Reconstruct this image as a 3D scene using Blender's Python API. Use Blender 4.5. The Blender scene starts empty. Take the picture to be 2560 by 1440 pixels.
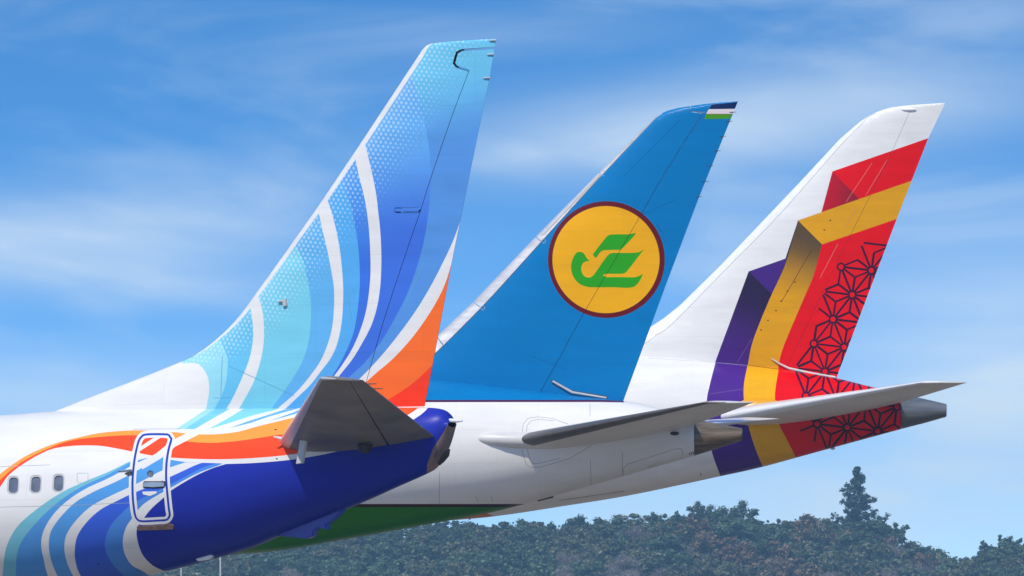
import bpy, bmesh, math, random
import numpy as np
from mathutils import Vector, Matrix
from mathutils.geometry import delaunay_2d_cdt

R = math.radians
random.seed(7)
rng = np.random.default_rng(7)
SC = bpy.context.scene
COL = SC.collection

# ------------------------------------------------------------------ camera, sky, sun, exposure
FOC = 18200.0                 # focal length in units of 1/2560 of the picture width
HORIZON = 1500.0              # the level camera's horizon row on the 2560x1440 sheet
EYE = 1.8
cam_d = bpy.data.cameras.new('camera')
cam = bpy.data.objects.new('camera', cam_d); COL.objects.link(cam)
cam.location = (0, 0, EYE); cam.rotation_euler = (R(90), 0, 0)
cam_d.sensor_width = 36.0; cam_d.lens = 36.0 * FOC / 2560.0
cam_d.shift_y = (HORIZON - 720.0) / 2560.0
cam_d.clip_start = 1.0; cam_d.clip_end = 20000.0
SC.camera = cam

SUN_EL, SUN_AZ = 51.0, 203.0  # azimuth clockwise from +Y (the view direction): behind the camera, to the left
SUN_STRENGTH, SKY_STRENGTH, EXPOSURE = 2.9, 0.15, 0.38

w = bpy.data.worlds.new('World'); SC.world = w; w.use_nodes = True
nt = w.node_tree; nt.nodes.clear()
def N(tree, typ, **kw):
    n = tree.nodes.new(typ)
    for k, v in kw.items():
        if k in n.inputs: n.inputs[k].default_value = v
        else: setattr(n, k, v)
    return n
def mth(tree, op, a, b=None, c=None, clamp=False):
    n = tree.nodes.new('ShaderNodeMath'); n.operation = op; n.use_clamp = clamp
    for i, v in enumerate((a, b, c)):
        if v is None: continue
        if isinstance(v, (int, float)): n.inputs[i].default_value = v
        else: tree.links.new(v, n.inputs[i])
    return n.outputs[0]
L = nt.links.new
tc = N(nt, 'ShaderNodeTexCoord')
sep = N(nt, 'ShaderNodeSeparateXYZ'); L(tc.outputs['Generated'], sep.inputs[0])
# clear dry air: the pale band hugs the horizon and the blue deepens quickly above it
zp = mth(nt, 'MAXIMUM', sep.outputs[2], 0.0)
zs = mth(nt, 'ADD', mth(nt, 'MULTIPLY', zp, 5.0), 0.1)
cmb = N(nt, 'ShaderNodeCombineXYZ'); L(sep.outputs[0], cmb.inputs[0]); L(sep.outputs[1], cmb.inputs[1]); L(zs, cmb.inputs[2])
nrm = N(nt, 'ShaderNodeVectorMath', operation='NORMALIZE'); L(cmb.outputs[0], nrm.inputs[0])
sky = N(nt, 'ShaderNodeTexSky'); sky.sky_type = 'NISHITA'; sky.sun_disc = False
sky.sun_elevation = R(SUN_EL); sky.sun_rotation = R(SUN_AZ); sky.altitude = 200; sky.air_density = 1.0; sky.dust_density = 0.4; sky.ozone_density = 2.0
L(nrm.outputs[0], sky.inputs['Vector'])
hsv = N(nt, 'ShaderNodeHueSaturation', Saturation=1.36, Value=1.05); L(sky.outputs[0], hsv.inputs['Color'])
# thin cirrus: soft streaks stretched along the horizon all round, and the few broad veils that stand in view
mp = N(nt, 'ShaderNodeMapping'); mp.inputs['Rotation'].default_value = (0, R(-6), 0); mp.inputs['Scale'].default_value = (16, 16, 62); mp.inputs['Location'].default_value = (3.4, 0.0, 1.15)
L(tc.outputs['Generated'], mp.inputs['Vector'])
cn = N(nt, 'ShaderNodeTexNoise', Scale=1.0, Detail=9.0, Roughness=0.52, Distortion=0.5); L(mp.outputs[0], cn.inputs['Vector'])
def ramp(v, a, b, lo, hi):
    r = N(nt, 'ShaderNodeMapRange'); r.interpolation_type = 'SMOOTHSTEP'; L(v, r.inputs['Value'])
    for k, q in (('From Min', a), ('From Max', b), ('To Min', lo), ('To Max', hi)): r.inputs[k].default_value = q
    return r.outputs[0]
thin = ramp(cn.outputs['Fac'], 0.47, 0.76, 0.0, 0.32)
yy = mth(nt, 'MAXIMUM', sep.outputs[1], 0.05); ta = mth(nt, 'DIVIDE', sep.outputs[0], yy); te = mth(nt, 'DIVIDE', sep.outputs[2], yy)
veil = None
for cu, cvv, su, sv, tilt, amt in ((100, 610, 640, 115, -0.02, 0.6), (420, 700, 460, 80, 0.0, 0.3), (1900, 300, 680, 110, -0.10, 0.85), (2150, 210, 460, 80, -0.05, 0.4), (1330, 380, 260, 80, 0.0, 0.5), (2560, 880, 560, 260, 0.0, 0.74), (300, 1010, 760, 130, 0.0, 0.42), (2050, 1290, 900, 190, 0.0, 0.72), (1300, 80, 500, 60, -0.03, 0.12)):
    da = mth(nt, 'MULTIPLY', mth(nt, 'SUBTRACT', ta, (cu - 1280) / FOC), FOC / su)
    de_ = mth(nt, 'MULTIPLY', mth(nt, 'ADD', mth(nt, 'SUBTRACT', te, (HORIZON - cvv) / FOC), mth(nt, 'MULTIPLY', mth(nt, 'SUBTRACT', ta, (cu - 1280) / FOC), tilt)), FOC / sv)
    g = mth(nt, 'MULTIPLY', mth(nt, 'EXPONENT', mth(nt, 'MULTIPLY', mth(nt, 'ADD', mth(nt, 'MULTIPLY', da, da), mth(nt, 'MULTIPLY', de_, de_)), -1.0)), amt)
    veil = g if veil is None else mth(nt, 'MAXIMUM', veil, g)
veil = mth(nt, 'MULTIPLY', veil, ramp(cn.outputs['Fac'], 0.28, 0.70, 0.62, 1.14))
cl = mth(nt, 'ADD', thin, veil, clamp=True)
mx = N(nt, 'ShaderNodeMix', data_type='RGBA'); L(cl, mx.inputs[0]); L(hsv.outputs[0], mx.inputs[6]); mx.inputs[7].default_value = (3.9, 4.6, 5.15, 1)
bg = N(nt, 'ShaderNodeBackground', Strength=SKY_STRENGTH); L(mx.outputs[2], bg.inputs[0])
wo = N(nt, 'ShaderNodeOutputWorld'); L(bg.outputs[0], wo.inputs[0])

sl = bpy.data.lights.new('sun', 'SUN'); sl.energy = SUN_STRENGTH; sl.angle = R(0.53); sl.color = (1.0, 0.925, 0.81)
so = bpy.data.objects.new('sun', sl); COL.objects.link(so)
az = R(SUN_AZ); sd = Vector((math.sin(az) * math.cos(R(SUN_EL)), math.cos(az) * math.cos(R(SUN_EL)), math.sin(R(SUN_EL))))
so.rotation_euler = sd.to_track_quat('Z', 'Y').to_euler(); so.location = sd * 60

vs = SC.view_settings
vs.view_transform = 'Standard'; vs.look = 'None'; vs.gamma = 1.0; vs.exposure = EXPOSURE; vs.use_curve_mapping = False

# ------------------------------------------------------------------ helpers
def lin(c): return tuple((v / 255 / 12.92) if v / 255 <= 0.04045 else ((v / 255 + 0.055) / 1.055) ** 2.4 for v in c)
def tag(o, label=None, cat=None, group=None, kind=None):
    for k, v in (('label', label), ('category', cat), ('group', group), ('kind', kind)):
        if v: o[k] = v
    return o
def link(name, me, mat=None, parent=None):
    o = bpy.data.objects.new(name, me); COL.objects.link(o)
    if mat and me is not None and not me.materials: me.materials.append(mat)
    if parent: o.parent = parent
    return o
def smooth(pts, step=7.0):
    """Catmull-Rom through the points, about one sample per `step` units."""
    p = np.asarray(pts, float)
    if len(p) < 3: return p
    e = np.vstack([2 * p[0] - p[1], p, 2 * p[-1] - p[-2]]); out = []
    for i in range(1, len(e) - 2):
        a, b, c, d = e[i - 1], e[i], e[i + 1], e[i + 2]
        n = max(1, int(np.hypot(*(c - b)) / step))
        t = (np.arange(n) / n)[:, None]
        out.append(0.5 * (2 * b + (c - a) * t + (2 * a - 5 * b + 4 * c - d) * t ** 2 + (3 * b - a - 3 * c + d) * t ** 3))
    out.append(p[-1:]); return np.vstack(out)
def dens(pts, step, closed=False):
    p = np.asarray(pts, float); q = np.vstack([p, p[:1]]) if closed else p; out = []
    for a, b in zip(q[:-1], q[1:]):
        n = max(1, int(math.ceil(np.hypot(*(b - a)) / step)))
        out.append(a + (b - a) * (np.arange(n) / n)[:, None])
    if not closed: out.append(p[-1:])
    return np.vstack(out)
def stroke(pts, wd):
    p = np.asarray(pts, float); d = np.gradient(p, axis=0) if len(p) > 2 else np.repeat(p[1:] - p[:1], 2, 0)
    n = np.stack([-d[:, 1], d[:, 0]], 1); n /= np.linalg.norm(n, axis=1)[:, None] + 1e-9
    return np.vstack([p + n * wd / 2, (p - n * wd / 2)[::-1]])
def inpoly(P, poly):
    x, y = P[:, 0], P[:, 1]; r = np.zeros(len(P), bool); q = np.asarray(poly); m = (x >= q[:, 0].min()) & (x <= q[:, 0].max()) & (y >= q[:, 1].min()) & (y <= q[:, 1].max())
    if not m.any(): return r
    x, y = x[m], y[m]; s = np.zeros(len(x), bool)
    x0, y0 = q[-1]
    for x1, y1 in q:
        if y0 != y1:
            c = ((y1 > y) != (y0 > y)) & (x < (x0 - x1) * (y - y1) / (y0 - y1) + x1); s ^= c
        x0, y0 = x1, y1
    r[m] = s; return r
def circle(cx, cy, rx, ry=None, n=40):
    a = np.arange(n) / n * 2 * math.pi; return np.stack([cx + rx * np.cos(a), cy + (ry or rx) * np.sin(a)], 1)
def rrect(cx, cy, w_, h_, r, sh=0.0):
    out = []
    for sx, sy, a0 in ((1, 1, 0), (-1, 1, 90), (-1, -1, 180), (1, -1, 270)):
        for k in range(6):
            a = R(a0 + k * 18); out.append((cx + sx * (w_ / 2 - r) + r * math.cos(a) + sh * (sy * (h_ / 2 - r) + r * math.sin(a)), cy + sy * (h_ / 2 - r) + r * math.sin(a)))
    return np.array(out)

# ------------------------------------------------------------------ materials
def new_mat(name):
    m = bpy.data.materials.new(name); m.use_nodes = True; t = m.node_tree
    return m, t, t.nodes['Principled BSDF']
def noise(t, scale, detail=3, rough=0.5, vec=None, mapscale=None):
    c = N(t, 'ShaderNodeTexCoord'); n = N(t, 'ShaderNodeTexNoise', Scale=scale, Detail=detail, Roughness=rough)
    if mapscale:
        m = N(t, 'ShaderNodeMapping'); m.inputs['Scale'].default_value = mapscale; t.links.new(c.outputs['Object'], m.inputs[0]); t.links.new(m.outputs[0], n.inputs['Vector'])
    else: t.links.new(c.outputs['Object'], n.inputs['Vector'])
    return n.outputs['Fac']
def rng_map(t, f, a, b, lo, hi):
    r = N(t, 'ShaderNodeMapRange'); t.links.new(f, r.inputs['Value'])
    for k, v in (('From Min', a), ('From Max', b), ('To Min', lo), ('To Max', hi)): r.inputs[k].default_value = v
    return r.outputs[0]
def plain(name, col, rough=0.5, metal=0.0, var=0.12, scale=6.0, stretch=None, coat=0.0, bump=0.0):
    m, t, b = new_mat(name)
    f = noise(t, scale, 4, 0.6, mapscale=stretch)
    mul = N(t, 'ShaderNodeMix', data_type='RGBA', blend_type='MULTIPLY'); mul.inputs[0].default_value = 1.0
    mul.inputs[6].default_value = (*col, 1)
    v = rng_map(t, f, 0.3, 0.7, 1 - var, 1 + var)
    t.links.new(v, mul.inputs[7]); t.links.new(mul.outputs[2], b.inputs['Base Color'])
    t.links.new(rng_map(t, f, 0.3, 0.7, rough * 0.85, min(1, rough * 1.15)), b.inputs['Roughness'])
    b.inputs['Metallic'].default_value = metal; b.inputs['Coat Weight'].default_value = coat
    if bump:
        bp = N(t, 'ShaderNodeBump', Strength=bump, Distance=0.02); t.links.new(f, bp.inputs['Height']); t.links.new(bp.outputs[0], b.inputs['Normal'])
    return m
def livery(name, dots=False, rough=0.36, coat=0.0, wear=0.10):
    """aircraft paint: colour from the paint scheme stored on the skin, faint dirt streaks, slightly wavy sheet metal"""
    m, t, b = new_mat(name)
    at = N(t, 'ShaderNodeAttribute', attribute_name='paint'); colr = at.outputs['Color']
    if dots:
        c = N(t, 'ShaderNodeTexCoord'); s = N(t, 'ShaderNodeSeparateXYZ'); t.links.new(c.outputs['Object'], s.inputs[0])
        DX, DZ = 0.112, 0.080
        row = mth(t, 'DIVIDE', mth(t, 'ADD', s.outputs[2], mth(t, 'MULTIPLY', s.outputs[0], 0.12)), DZ)
        ri = mth(t, 'FLOOR', row); fz = mth(t, 'SUBTRACT', mth(t, 'SUBTRACT', row, ri), 0.5)
        par = mth(t, 'MULTIPLY', mth(t, 'FLOORED_MODULO', ri, 2.0), 0.5)
        cx = mth(t, 'ADD', mth(t, 'DIVIDE', s.outputs[0], DX), par)
        fx = mth(t, 'SUBTRACT', mth(t, 'SUBTRACT', cx, mth(t, 'FLOOR', cx)), 0.5)
        dd = mth(t, 'SQRT', mth(t, 'ADD', mth(t, 'POWER', mth(t, 'MULTIPLY', fx, DX), 2.0), mth(t, 'POWER', mth(t, 'MULTIPLY', fz, DZ), 2.0)))
        msk = mth(t, 'MULTIPLY', mth(t, 'LESS_THAN', dd, at.outputs['Alpha']), 0.40)
        mxx = N(t, 'ShaderNodeMix', data_type='RGBA'); t.links.new(msk, mxx.inputs[0]); t.links.new(colr, mxx.inputs[6]); mxx.inputs[7].default_value = (0.72, 0.88, 0.95, 1)
        colr = mxx.outputs[2]
    f = noise(t, 1.6, 6, 0.62, mapscale=(0.35, 1, 1.8))
    mul = N(t, 'ShaderNodeMix', data_type='RGBA', blend_type='MULTIPLY'); mul.inputs[0].default_value = 1.0
    t.links.new(colr, mul.inputs[6]); t.links.new(rng_map(t, f, 0.3, 0.72, 1 - wear, 1 + wear * 0.4), mul.inputs[7])
    t.links.new(mul.outputs[2], b.inputs['Base Color'])
    t.links.new(rng_map(t, f, 0.3, 0.7, rough * 1.15, rough * 0.8), b.inputs['Roughness'])
    b.inputs['Coat Weight'].default_value = coat; b.inputs['Coat Roughness'].default_value = 0.12; b.inputs['Specular IOR Level'].default_value = 0.14
    c2 = N(t, 'ShaderNodeTexCoord'); s2 = N(t, 'ShaderNodeSeparateXYZ'); t.links.new(c2.outputs['Object'], s2.inputs[0]); k2 = N(t, 'ShaderNodeCombineXYZ'); t.links.new(s2.outputs[0], k2.inputs[0]); t.links.new(s2.outputs[2], k2.inputs[1])
    br = N(t, 'ShaderNodeTexBrick', Scale=1.0); br.inputs['Color1'].default_value = (1, 1, 1, 1); br.inputs['Color2'].default_value = (0.965, 0.965, 0.965, 1); br.inputs['Mortar'].default_value = (0.89, 0.89, 0.89, 1)
    br.inputs['Mortar Size'].default_value = 0.008; br.inputs['Mortar Smooth'].default_value = 0.6; br.inputs['Brick Width'].default_value = 2.3; br.inputs['Row Height'].default_value = 0.94; t.links.new(k2.outputs[0], br.inputs['Vector'])
    m2 = N(t, 'ShaderNodeMix', data_type='RGBA', blend_type='MULTIPLY'); m2.inputs[0].default_value = 1.0; t.links.new(mul.outputs[2], m2.inputs[6]); t.links.new(br.outputs['Color'], m2.inputs[7]); t.links.new(m2.outputs[2], b.inputs['Base Color'])
    g = noise(t, 1.1, 2, 0.5)
    bp = N(t, 'ShaderNodeBump', Strength=0.14, Distance=0.03); t.links.new(g, bp.inputs['Height']); t.links.new(bp.outputs[0], b.inputs['Normal'])
    return m
M = dict(
    paint1=livery('fan_livery_paint', True), paint2=livery('blue_livery_paint', wear=0.08), paint3=livery('red_gold_livery_paint', coat=0.03, rough=0.34),
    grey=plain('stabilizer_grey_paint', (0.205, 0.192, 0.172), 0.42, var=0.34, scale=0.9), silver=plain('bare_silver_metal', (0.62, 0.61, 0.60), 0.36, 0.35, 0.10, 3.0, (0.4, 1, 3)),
    white=plain('white_paint', (0.78, 0.78, 0.77), 0.35, var=0.05, coat=0.2), dirty=plain('dirty_white_paint', (0.62, 0.60, 0.57), 0.4, var=0.10, scale=1.3),
    boot=plain('dark_leading_edge_metal', (0.115, 0.10, 0.09), 0.42, 0.25, 0.2, 3.0), dark=plain('dark_recess', (0.02, 0.02, 0.022), 0.7),
    bronze=plain('heat_stained_metal', (0.20, 0.145, 0.09), 0.38, 0.45, 0.5, 1.6, (0.5, 1.2, 5.0)), gunmetal=plain('grey_cone_metal', (0.17, 0.18, 0.185), 0.36, 0.4, 0.22, 1.6, (0.4, 1, 4)),
    glass=plain('window_acrylic', (0.13, 0.15, 0.20), 0.12, var=0.25, coat=0.5), chrome=plain('handle_metal', (0.55, 0.56, 0.57), 0.25, 0.8),
    rust=plain('scuffed_sill_metal', (0.20, 0.125, 0.10), 0.6, 0.2, 0.35, 9.0), seal=plain('rubber_seal', (0.05, 0.055, 0.06), 0.6),
    lightgrey=plain('light_grey_paint', (0.50, 0.50, 0.49), 0.4, var=0.07, scale=1.5), blue=plain('deep_blue_paint', (0.03, 0.04, 0.36), 0.35, var=0.12, coat=0.2),
    lens=plain('lamp_glass', (0.75, 0.78, 0.8), 0.15, coat=0.5), soot=plain('sooty_metal', (0.055, 0.045, 0.043), 0.6, 0.3, 0.4, 8.0), tan=plain('stained_titanium', (0.30, 0.235, 0.21), 0.4, 0.5, 0.25, 4.0),
)

# ------------------------------------------------------------------ aircraft building kit
class Craft:
    """an aircraft standing at (X0, Y0), heading so that its tail points right, tail swung `yaw` degrees towards the camera.
    loc() turns a point of the drawing sheet into metres on the aircraft's own lengthwise plane y (y = 0 is the symmetry plane)."""
    def __init__(s, name, u0, Y0, yaw):
        s.Y0 = Y0; s.X0 = (u0 - 1280) * Y0 / FOC; s.a = R(yaw); s.c = math.cos(s.a); s.s = math.sin(s.a)
        s.root = bpy.data.objects.new(name, None); COL.objects.link(s.root); s.root.empty_display_size = 2
        s.root.location = (s.X0, Y0, 0); s.root.rotation_euler = (0, 0, -s.a)
    def loc(s, u, v, y=0.0):
        k = (np.asarray(u, float) - 1280) / FOC; y = np.asarray(y, float)
        x = (k * s.Y0 - s.X0 + y * (k * s.c - s.s)) / (s.c + k * s.s)
        Y = s.Y0 - x * s.s + y * s.c
        return x, EYE + (HORIZON - np.asarray(v, float)) * Y / FOC
    def sheet(s, P):
        X = s.X0 + P[:, 0] * s.c + P[:, 1] * s.s; Y = s.Y0 - P[:, 0] * s.s + P[:, 1] * s.c
        return np.stack([1280 + FOC * X / Y, HORIZON - FOC * (P[:, 2] - EYE) / Y], 1)
    def p3(s, u, v, y=0.0):
        x, z = s.loc(u, v, y); return Vector((float(x), float(y), float(z)))
NACA = lambda q: (0.2969 * np.sqrt(q) - 0.126 * q - 0.3516 * q ** 2 + 0.2843 * q ** 3 - 0.1015 * q ** 4) / 0.1
class FinSurf:
    sym = True
    def __init__(s, craft, le, te, tc, tmax):
        s.k = craft; s.tc = tc; s.tm = tmax
        x, z = craft.loc(*np.array(le, float).T); o = np.argsort(z); s.lx, s.lz = x[o], z[o]
        x, z = craft.loc(*np.array(te, float).T); o = np.argsort(z); s.tx, s.tz = x[o], z[o]
    def y(s, x, z):
        a = np.interp(z, s.lz, s.lx); c = np.maximum(np.interp(z, s.tz, s.tx) - a, 0.02)
        q = np.clip((x - a) / c, 0, 1); t = s.tm * np.tanh(s.tc * c / s.tm)
        return -t * np.maximum(NACA(q), 0)
    def uv(s, P):
        P = np.asarray(P, float); y = np.zeros(len(P))
        for _ in range(4): x, z = s.k.loc(P[:, 0], P[:, 1], y); y = s.y(x, z)
        return np.stack([x, z], 1)
    def xyz(s, U): return np.stack([U[:, 0], s.y(U[:, 0], U[:, 1]), U[:, 1]], 1)
    def nrm(s, U):
        e = 0.012; x, z = U.T
        n = np.stack([(s.y(x + e, z) - s.y(x - e, z)) / (2 * e), -np.ones(len(x)), (s.y(x, z + e) - s.y(x, z - e)) / (2 * e)], 1)
        n[:, 0] = np.clip(n[:, 0], -3, 3); n[:, 2] = np.clip(n[:, 2], -3, 3)
        n[:, 0] *= 1.0; return n / np.linalg.norm(n, axis=1)[:, None]
class BodySurf:
    sym = False; K = 1.6
    def __init__(s, craft, top, bot, wid, zpow=1.0):
        s.k = craft
        def prof(p):
            p = smooth(p, 6); x, z = craft.loc(p[:, 0], p[:, 1]); o = np.argsort(x); return x[o], z[o]
        s.t, s.b = prof(top), prof(bot); p = smooth(np.array(wid, float) * [1, 100], 6) / [1, 100]; x, _ = craft.loc(p[:, 0], 1000 + 0 * p[:, 0]); s.w = (x, p[:, 1])
    def prm(s, x):
        zt, zb, w_ = np.interp(x, *s.t), np.interp(x, *s.b), np.interp(x, *s.w); return (zt + zb) / 2, np.maximum((zt - zb) / 2, 0.01), w_
    def uv(s, P):
        P = np.asarray(P, float); y = np.zeros(len(P)) - 0.8
        for i in range(60):
            x, z = s.k.loc(P[:, 0], P[:, 1], y); zc, h, w_ = s.prm(x); c = np.clip((z - zc) / h, -1, 1); y = 0.5 * y + 0.5 * (-w_ * np.sqrt(1 - c * c))
        return np.stack([x, np.arccos(c) * s.K], 1)
    def xyz(s, U):
        zc, h, w_ = s.prm(U[:, 0]); th = U[:, 1] / s.K; return np.stack([U[:, 0], -w_ * np.sin(th), zc + h * np.cos(th)], 1)
    def nrm(s, U):
        e = 0.06; d = np.array([[e, 0]]); f = np.array([[0, 0.02]])
        a = s.xyz(U + d) - s.xyz(U - d); b = s.xyz(U + f) - s.xyz(U - f); n = np.cross(b, a)
        o = s.xyz(U); zc, _, _ = s.prm(U[:, 0]); out = np.stack([np.zeros(len(U)), o[:, 1], o[:, 2] - zc], 1)
        sg = np.sign((n * out).sum(1)); sg[sg == 0] = 1
        n = n * sg[:, None]; return n / (np.linalg.norm(n, axis=1)[:, None] + 1e-12)

def grad(c0, c1, p0, p1):
    """a printed colour run from c0 at p0 to c1 at p1 of the paint drawing"""
    c0, c1, p0, p1 = map(np.asarray, (c0, c1, p0, p1)); d = (p1 - p0) / ((p1 - p0) ** 2).sum()
    def f(S):
        t = np.clip(((S - p0) * d).sum(-1), 0, 1); t = (t * t * (3 - 2 * t))[..., None]; return c0 * (1 - t) + c1 * t
    return f
def skin(surf, domain, paints, base, cuts=(), gaps=(), step=0.2, extra=None, dot=None, uv_domain=False):
    """One side of a surface cut up exactly along the paint lines and part outlines.
    Returns {piece: mesh-data}; 'skin' is what no cut claims."""
    dom = domain if uv_domain else surf.uv(dens(domain, 10, True))
    loops = [dom]; pl = []
    for poly, c, d in paints:
        u = surf.uv(dens(poly, 9, True)); loops.append(u); pl.append((u, c, d))
    cl = []
    for name, poly in cuts:
        u = surf.uv(dens(poly, 9, True)); loops.append(u); cl.append((name, u))
    gl = []
    for poly in gaps:
        u = surf.uv(dens(poly, 9, True)); loops.append(u); gl.append(u)
    V, E = [], []
    for u in loops:
        n0 = len(V); n = len(u); V += [Vector((float(a), float(b))) for a, b in u]; E += [(n0 + i, n0 + (i + 1) % n) for i in range(n)]
    lo, hi = dom.min(0), dom.max(0); gx, gz = np.meshgrid(np.arange(lo[0], hi[0], step), np.arange(lo[1], hi[1], step * 0.87)); gx[::2] += step / 2
    G = np.stack([gx.ravel(), gz.ravel()], 1)
    if extra is not None: G = np.vstack([G, extra])
    G = G[inpoly(G, dom)]; V += [Vector((float(a), float(b))) for a, b in G]
    vo, eo, fo, _, _, _ = delaunay_2d_cdt(V, E, [], 0, 1e-5, False)
    U = np.array([(v.x, v.y) for v in vo]); T = np.array([f for f in fo if len(f) == 3])
    cen = U[T].mean(1); T = T[inpoly(cen, dom)]; cen = U[T].mean(1)
    drop = np.zeros(len(T), bool)
    for u in gl: drop |= inpoly(cen, u)
    T, cen = T[~drop], cen[~drop]
    X = surf.xyz(U); NN = surf.nrm(U); SH = surf.k.sheet(X)
    fn = np.cross(X[T[:, 1]] - X[T[:, 0]], X[T[:, 2]] - X[T[:, 0]]); fl = (fn * NN[T].mean(1)).sum(1) < 0; T[fl] = T[fl][:, ::-1]
    col = np.zeros((len(T), 3, 4)); col[:, :, :3] = base; dt = np.zeros(len(T))
    for u, c, d in pl:
        m = inpoly(cen, u); col[m, :, :3] = c(SH[T[m]]) if callable(c) else c; dt[m] = d
    lab = np.zeros(len(T), int)
    for i, (name, u) in enumerate(cl): lab[inpoly(cen, u)] = i + 1
    rad = dot(U) if dot else np.zeros(len(U))
    out = {}
    for i, name in enumerate(['skin'] + [c[0] for c in cl]):
        k = lab == i
        if k.any():
            t = T[k]; cc = col[k].copy(); cc[:, :, 3] = rad[t] * dt[k][:, None]
            if name in out:
                n_ = 2
                while f'{name}#{n_}' in out: n_ += 1
                name = f'{name}#{n_}'
            out[name] = (X, NN, t, cc)
    return out
def skin_mesh(name, pieces, sym, wall=0.0, wallcol=(0.03, 0.03, 0.03), both=True, shift=0.0, edge=None):
    """pieces: list of (X, N, tris, colours). both = add the mirrored far side. sym walls join the two sides, otherwise skirts turn inwards."""
    VV, FF, LN, LC = [], [], [], []
    nv = 0
    for X, NN, T, C in pieces:
        us, inv = np.unique(T, return_inverse=True); t = inv.reshape(-1, 3); x = X[us] - NN[us] * shift; n = NN[us]
        e = np.sort(np.concatenate([t[:, [0, 1]], t[:, [1, 2]], t[:, [2, 0]]]), 1); de = np.concatenate([t[:, [0, 1]], t[:, [1, 2]], t[:, [2, 0]]]); dc = np.concatenate([C[:, 0], C[:, 1], C[:, 2]])
        _, idx, cnt = np.unique(e, axis=0, return_index=True, return_counts=True); B = de[idx[cnt == 1]]; BC = dc[idx[cnt == 1]]
        VV.append(x); FF += [tuple(f) for f in t + nv]; LN.append(n[t].reshape(-1, 3)); LC.append(C.reshape(-1, 4)); nv += len(x)
        mir = np.array([1, -1, 1.0])
        if both:
            VV.append(x * mir); FF += [tuple(f) for f in t[:, ::-1] + nv]; LN.append((n * mir)[t[:, ::-1]].reshape(-1, 3)); LC.append(C[:, ::-1].reshape(-1, 4)); nv += len(x)
        if sym or wall:
            for (a, b), c in zip(B, BC):
                pa, pb = x[a], x[b]
                if sym:
                    if abs(pa[1]) < 0.003 and abs(pb[1]) < 0.003: continue
                    q = np.array([pb, pa, pa * mir, pb * mir])
                else:
                    if abs(pa[1]) < 0.02 and abs(pb[1]) < 0.02: continue
                    q = np.array([pb, pa, pa - n[a] * wall, pb - n[b] * wall])
                fnn = np.cross(q[1] - q[0], q[2] - q[0]); ln = np.linalg.norm(fnn)
                if ln < 1e-9: continue
                VV.append(q); FF.append((nv, nv + 1, nv + 2, nv + 3)); nv += 4; LN.append(np.repeat(fnn[None] / ln, 4, 0))
                wc = c if edge is None else np.array([*edge, 0.0]); LC.append(np.repeat(np.array([[wc[0], wc[1], wc[2], 0.0]]), 4, 0))
    me = bpy.data.meshes.new(name); me.from_pydata(np.vstack(VV).tolist(), [], FF)
    me.polygons.foreach_set('use_smooth', np.ones(len(FF), bool))
    ca = me.color_attributes.new('paint', 'FLOAT_COLOR', 'CORNER'); ca.data.foreach_set('color', np.vstack(LC).astype(np.float32).ravel())
    me.normals_split_custom_set(np.vstack(LN).tolist()); me.update()
    return me
def part(name, pieces, parent, mat, sym=True, label=None, **kw):
    o = link(name, skin_mesh(name, pieces, sym, **kw), mat, parent)
    if label: o['label'] = label
    return o

def bm_obj(name, bm, mat, parent=None, sm=True, ang=35):
    me = bpy.data.meshes.new(name); bmesh.ops.recalc_face_normals(bm, faces=bm.faces[:]); bm.to_mesh(me); bm.free()
    if sm:
        me.polygons.foreach_set('use_smooth', np.ones(len(me.polygons), bool)); me.set_sharp_from_angle(angle=R(ang))
    return link(name, me, mat, parent)
def tube_bm(bm, pts, rad, n=8, cap=True):
    rings = []; P = [Vector(p) for p in pts]; rd = rad if isinstance(rad, (list, tuple)) else [rad] * len(P)
    for i, p in enumerate(P):
        d = (P[min(i + 1, len(P) - 1)] - P[max(i - 1, 0)]).normalized(); a = d.orthogonal().normalized(); b = d.cross(a)
        rings.append([bm.verts.new(p + (a * math.cos(2 * math.pi * k / n) + b * math.sin(2 * math.pi * k / n)) * rd[i]) for k in range(n)])
    for r0, r1 in zip(rings[:-1], rings[1:]):
        for k in range(n): bm.faces.new((r0[k], r0[(k + 1) % n], r1[(k + 1) % n], r1[k]))
    if cap: bm.faces.new(rings[0][::-1]); bm.faces.new(rings[-1])
def tube(name, pts, rad, mat, parent=None, n=8):
    bm = bmesh.new(); tube_bm(bm, pts, rad, n); return bm_obj(name, bm, mat, parent)
def slab(name, outline, thick, mat, parent=None, bev=0.008):
    """closed outline of 3-D points given thickness vector `thick`, edges bevelled"""
    bm = bmesh.new(); a = [bm.verts.new(Vector(p) - thick / 2) for p in outline]; b = [bm.verts.new(Vector(p) + thick / 2) for p in outline]
    n = len(a); bm.faces.new(a[::-1]); bm.faces.new(b)
    for i in range(n): bm.faces.new((a[i], a[(i + 1) % n], b[(i + 1) % n], b[i]))
    bmesh.ops.recalc_face_normals(bm, faces=bm.faces[:])
    if bev: bmesh.ops.bevel(bm, geom=bm.edges[:], offset=bev, segments=2, affect='EDGES', clamp_overlap=True)
    return bm_obj(name, bm, mat, parent)
def ellipsoid(name, c, rx, ry, rz, mat, parent=None, taper=0.0, pitch=0.0):
    bm = bmesh.new(); bmesh.ops.create_uvsphere(bm, u_segments=32, v_segments=20, radius=1.0)
    for v in bm.verts:
        x, y, z = v.co.z, v.co.x, v.co.y; f = 1 - taper * x
        p = Vector((x * rx, y * ry * f, z * rz * f)); p = Matrix.Rotation(pitch, 3, 'Y') @ p; v.co = p + Vector(c)
    return bm_obj(name, bm, mat, parent)
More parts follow.
